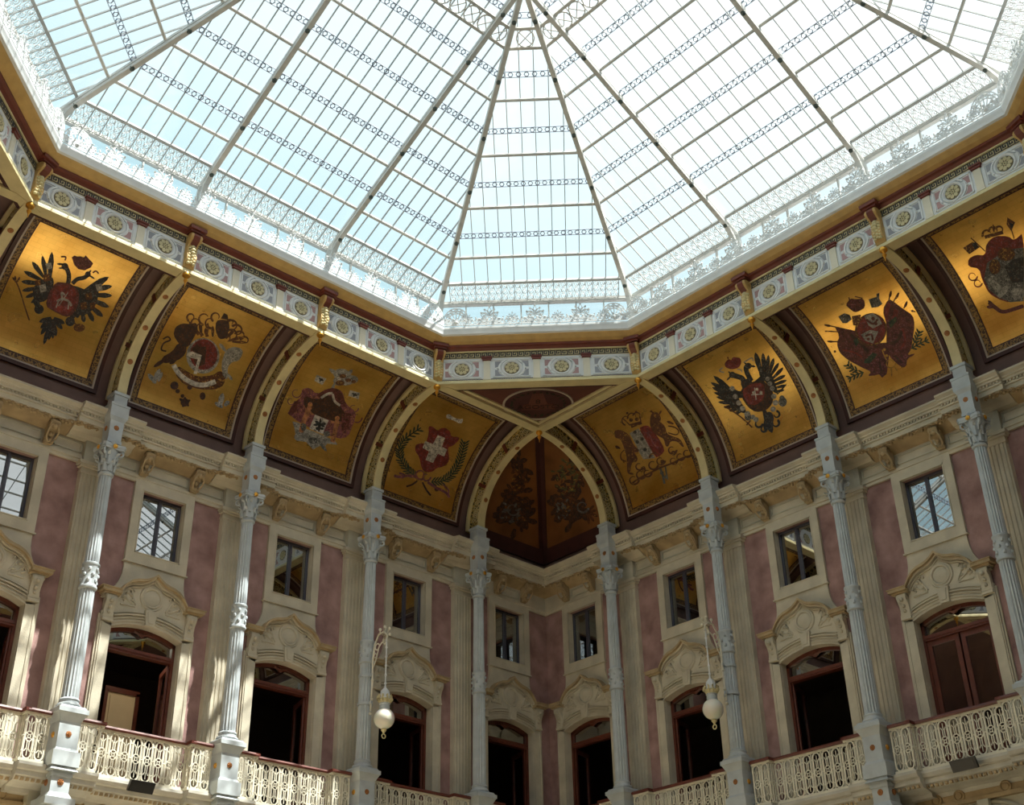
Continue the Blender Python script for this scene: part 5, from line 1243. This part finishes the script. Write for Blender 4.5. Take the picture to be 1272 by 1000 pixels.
def bunch(cx, cy, rx, ry, n, s0, s1):
    r = []
    for _ in range(n):
        a, q = rn.uniform(0, 6.28), sqrt(rn.random()); x, y = cx+rx*q*cos(a), cy+ry*q*sin(a); l_ = rn.uniform(s0, s1); b_ = rn.uniform(0, 6.28)
        r.append(Fe(x, y, x+l_*cos(b_), y+l_*sin(b_), l_*.5))
    return r
emblem('cornerL', 'L', 590, 530, 6.25, [
 ('trophy', 'p_dark', 0, bunch(310, 640, 110, 170, 60, 50, 110)+bunch(350, 360, 40, 150, 26, 40, 90)),
 ('trophy_shine', 'p_slate', 1, bunch(280, 660, 80, 90, 16, 20, 44)), ('trophy_leaf', 'p_brown', 1, bunch(340, 500, 80, 200, 22, 24, 56)), ('drum', 'p_slate', 2, [Cu(290,640,46,12,20,340)])])
emblem('cornerR', 'R', 590, 530, 6.25, [
 ('trophy', 'p_dark', 0, bunch(740, 640, 120, 110, 60, 50, 110)+bunch(730, 400, 100, 130, 34, 34, 70)),
 ('trophy_leaf', 'p_olive', 1, bunch(720, 400, 110, 140, 40, 20, 48)), ('trophy_ribbon', 'p_brown', 1, bunch(720, 500, 110, 200, 26, 24, 56) + Fan(880,660,((960,700),(950,650),(930,740),(890,760),(930,610)),22,.2)),
 ('drum', 'p_slate', 2, [Cu(840,620,44,16,10,350)]), ('trophy_shine', 'p_slate', 2, bunch(700, 640, 70, 80, 14, 20, 44))])
emblem('lions', 'R', 720, 470, 5.883, [
 ('crown', 'p_brown', 1, [[(372,330),(452,308),(460,330),(382,360)], Cu(345,300,34,9,100,330), Cu(390,280,34,9,160,360), Cu(425,275,30,9,190,400), St([(320,290),(372,340)],9), St([(440,255),(450,315)],9), Ci(378,300,14), Ci(420,295,14), Ci(350,250,9), Ci(415,240,9)]),
 ('shield', 'p_silver', 1, [[(368,398),(432,362),(556,580),(470,590),(440,540)]]),
 ('shield', 'p_red', 1, [[(432,362),(480,340),(510,345),(560,400),(630,520),(600,560),(556,580)]]),
 ('shield_charge', 'p_black', 2, [Ci(408,390,12), Ci(425,462,13), Ci(460,440,13), Ci(482,518,14)]),
 ('shield_lion', 'p_rose', 2, [St([(490,390),(520,420),(540,470),(580,510)],12), St([(510,380),(500,430)],9), St([(540,440),(580,450)],9)]),
 ('lion', 'p_brown', 2, [[(255,380),(290,370),(340,390),(370,420),(400,490),(440,520),(430,540),(400,540),(430,580),(420,610),(390,610),(380,640),(370,690),(352,690),(350,620),(345,560),(320,480),(300,440),(260,430)], St([(345,605),(310,590),(305,550),(330,520)],9), Fe(300,510,262,490,20), Fe(360,690,400,700,16)]),
 ('lion', 'p_brown', 2, [[(520,270),(540,235),(580,250),(600,290),(590,310),(630,350),(640,400),(680,420),(740,440),(770,500),(755,500),(720,460),(670,455),(650,500),(630,490),(620,440),(580,420),(540,390),(515,340)], St([(650,395),(710,410),(728,385),(700,355),(650,345)],9), Fe(690,330,640,310,20), Fe(540,250,520,230,14), Fe(585,260,600,230,14)]),
 ('compartment', 'p_brown', 3, [Cu(*q) for q in ((400,740,34,13),(450,700,34,13),(500,690,28,12),(440,640,28,12),(540,630,34,13),(595,600,30,12),(560,580,40,12,180,360),(680,520,30,13),(690,600,26,12),(740,570,28,13),(790,545,30,13))] + [St([(385,770),(440,730),(520,690),(600,650),(680,620),(760,580),(830,560)],13), Ci(470,660,18), Ci(610,610,18), Ci(690,545,18)]),
 ('pendant', 'p_slate', 2, [St([(590,650),(610,700),(625,770)],16), St([(630,640),(640,700),(648,740)],12), Ci(605,690,14), Ci(635,720,12)])])
emblem('austria', 'R', 840, 390, 5, [
 ('wing', 'p_black', 0, [[(320,440),(370,480),(400,540),(440,600),(420,620),(340,570),(300,520),(300,470)]] + [Fe(*q) for q in ((370,500,232,380,34),(360,500,215,422,30),(360,510,222,452,28),(360,525,236,485,26),(370,540,250,512,26),(380,555,262,545,24),(390,570,296,578,24),(400,585,330,600,24),(410,600,368,618,22))]),
 ('wing', 'p_black', 0, [[(510,320),(560,330),(600,380),(620,440),(640,500),(600,480),(560,420),(520,390)]] + [Fe(*q) for q in ((530,370,492,235,36),(550,370,540,238,30),(565,370,575,250,26),(580,370,608,270,26),(590,380,640,300,24),(600,400,668,330,24),(600,420,682,378,24),(605,440,690,410,22),(610,460,688,440,20),(620,480,675,470,18),(630,500,690,430,10))]),
 ('neck', 'p_black', 1, [St([(420,440),(415,400),(380,385),(350,375)],32), Ci(350,375,20), Fe(345,380,315,410,12), Fe(340,370,325,352,10), St([(470,415),(445,370),(435,330),(450,318)],30), Ci(450,320,20), Fe(455,318,495,325,12), Fe(440,310,425,300,10), Ci(442,436,36), St([(330,470),(400,500),(470,460),(540,400)],44)]),
 ('crown', 'p_red', 2, [[(300,305),(325,275),(345,285),(352,265),(370,265),(400,270),(408,300),(390,330),(345,342),(310,330)], St([(325,275),(320,262)],8)]),
 ('crown_ribbon', 'p_silver', 1, [St([(290,330),(270,350),(300,360)],8), St([(420,300),(470,270),(480,290)],8), St([(380,340),(405,345),(410,360)],7)]),
 ('body', 'p_dark', 1, [[(400,470),(450,430),(520,405),(570,430),(610,490),(600,560),(560,600),(500,610),(450,580),(410,520)]]),
 ('shield', 'p_red', 3, [[(412,470),(470,430),(540,425),(555,470),(545,530),(500,565),(450,560),(425,520)]]),
 ('shield_charge', 'p_white', 4, [Ci(485,485,10), Ci(505,465,9), Ci(530,485,9), St([(470,500),(540,495)],6), St([(490,455),(500,530)],6)]),
 ('chain_collar', 'p_silver', 3, [Ci(*q) for q in ((370,510,16),(392,550,17),(415,585,17),(445,620,19),(480,640,16),(600,460,16),(585,430,15),(610,510,17),(620,550,18),(605,590,17),(350,460,16),(570,400,14),(500,655,16))]),
 ('collar_lion', 'p_slate', 3, [Ci(665,545,26,30), Ci(660,520,16), Ci(450,640,22)]),
 ('tail', 'p_black', 2, [Fe(550,600,600,740,46), Fe(560,640,560,735,30), Cu(515,680,24,15,0,250), Cu(620,680,22,14,-60,200), Cu(625,625,20,13,-90,180), Cu(545,715,18,13,0,240), Ci(580,650,30,44)]),
 ('sceptre', 'p_brown', 1, [St([(300,570),(380,620),(440,670),(475,705)],9), St([(440,690),(465,660)],9)])])
emblem('flags', 'R', 990, 320, 5.262, [
 ('flag', 'p_maroon', 0, [[(245,445),(330,465),(400,480),(440,560),(520,620),(585,650),(580,740),(560,785),(540,760),(510,770),(465,775),(490,745),(430,720),(330,665),(280,620),(262,560),(280,510)]]),
 ('flag', 'p_maroon', 0, [[(560,340),(600,265),(640,290),(690,330),(760,375),(772,440),(760,520),(750,600),(720,640),(775,625),(765,640),(725,660),(715,715),(680,715),(600,640),(585,560),(590,440)]]),
 ('flag', 'p_maroon', 0, [[(430,560),(500,560),(590,555),(605,640),(590,760),(560,786),(540,762),(505,772),(480,700)]]),
 ('flag_fold', 'p_red', 1, [[(570,350),(600,280),(615,300),(590,420)], [(640,330),(665,350),(640,420),(620,400)], St([(300,600),(380,620),(430,650)],12), St([(690,460),(710,540),(680,600)],14)]),
 ('flag_cross', 'p_green', 2, [[(600,420),(650,380),(655,410),(615,460)], [(500,620),(530,630),(480,690),(440,690),(445,670)], [(370,540),(420,500),(425,520),(390,580)]]),
 ('flag_shadow', 'p_dark', 1, [St([(350,500),(420,560),(470,620)],20), St([(610,560),(660,540),(690,480)],20), St([(540,680),(560,760)],14), St([(640,640),(690,690)],14)]),
 ('spear', 'p_brown', 1, [St([(190,438),(260,452)],8), St([(185,478),(270,482)],8), St([(215,546),(270,548)],8), St([(612,220),(600,290)],8), St([(662,230),(625,300)],8), St([(720,290),(700,330)],8), Fe(180,436,225,446,16), Fe(200,545,240,548,14), Fe(618,215,606,258,18), Fe(668,226,645,270,18), Fe(722,284,705,325,18), Fe(776,352,745,345,12), Ci(250,612,8)]),
 ('crown', 'p_maroon', 2, [[(318,305),(350,262),(385,268),(440,264),(448,322),(412,345),(378,355),(345,330)], St([(340,255),(345,275)],8), St([(380,250),(430,262)],7)]),
 ('helmet', 'p_slate', 2, [[(272,382),(310,360),(345,370),(360,400),(330,425),(300,425)], [(470,270),(530,250),(560,300),(530,320),(490,325)], [(520,235),(540,225),(538,262),(525,265)]]),
 ('shield_rim', 'p_brown', 2, [Ci(485,470,104,110,20,.3), [(360,380),(420,370),(400,440),(370,440)]]),
 ('shield', 'p_red', 3, [Ci(488,468,92,98,20,.3)]),
 ('shield_quarter', 'p_silver', 4, [[(440,375),(500,360),(540,390),(560,430),(500,460),(470,440)], [(420,500),(480,470),(535,480),(500,560),(450,540)]]),
 ('shield_charge', 'p_maroon', 5, [St([(455,400),(500,430),(530,400)],14), St([(450,510),(490,500),(500,540)],14), Ci(500,395,12), Ci(470,530,10), Ci(520,430,10)]),
 ('laurel', 'p_green', 1, Frond([(440,750),(390,765),(335,795)], 36, 12, (.1, .6)) + Frond([(400,740),(360,725),(330,695)], 36, 12, (.1, .6))),
 ('laurel', 'p_green', 1, Frond([(750,595),(800,565),(862,535)], 36, 12, (.1, .6)) + Frond([(770,560),(790,520),(805,478)], 36, 12, (.1, .6))),
 ('order_chain', 'p_ochre', 3, [Cu(615,690,30,7,0,350), St([(560,600),(575,640),(590,670)],7), St([(640,710),(660,740)],9), St([(620,720),(625,780)],9), Ci(575,600,9), Ci(590,640,9)])])
emblem('ermine', 'R', 1140, 230, 4.1667, [
 ('mantle', 'p_red', 0, [[(355,300),(400,260),(470,262),(500,285),(550,240),(550,560),(480,610),(420,590),(370,560),(335,490),(320,430),(262,420),(262,380),(300,358),(350,362)], Cu(285,470,22,7,0,350), Cu(312,505,20,7,0,350)]),
 ('crown', 'p_brown', 1, [Cu(362,250,24,11,150,340), Cu(395,235,24,11,170,370), Cu(425,230,20,11,190,400), Fe(395,240,390,200,14), [(345,258),(440,232),(445,250),(352,275)]]),
 ('banner', 'p_brown', 1, [[(235,322),(285,290),(322,318),(268,355)], [(465,165),(505,190),(485,235),(460,200)], St([(275,270),(350,340)],5), St([(465,165),(500,275)],5)]),
 ('banner_stripe', 'p_black', 2, [[(280,300),(300,292),(315,315),(296,330)], [(478,190),(496,200),(492,220),(480,215)]]),
 ('lining', 'p_slate', 1, [[(360,400),(420,360),(480,330),(550,320),(550,600),(480,606),(420,580),(370,540),(345,480)]]),
 ('shield', 'p_black', 3, [[(450,420),(500,380),(550,370),(550,500),(490,505),(470,460)]]),
 ('shield_quarter', 'p_brown', 3, [Ci(460,355,46,36), Ci(400,420,30,40)]),
 ('ermine_fold', 'p_silver', 2, [Fe(370,480,440,560,40), Fe(420,580,470,520,36), Ci(520,560,40,30), Ci(390,490,20,26), Fe(500,590,550,560,30)]),
 ('motto_scroll', 'p_maroon', 2, [St([(370,605),(400,630),(440,655),(490,645),(550,625)],20), Fe(400,630,358,630,18), Fe(395,620,365,596,14)])])
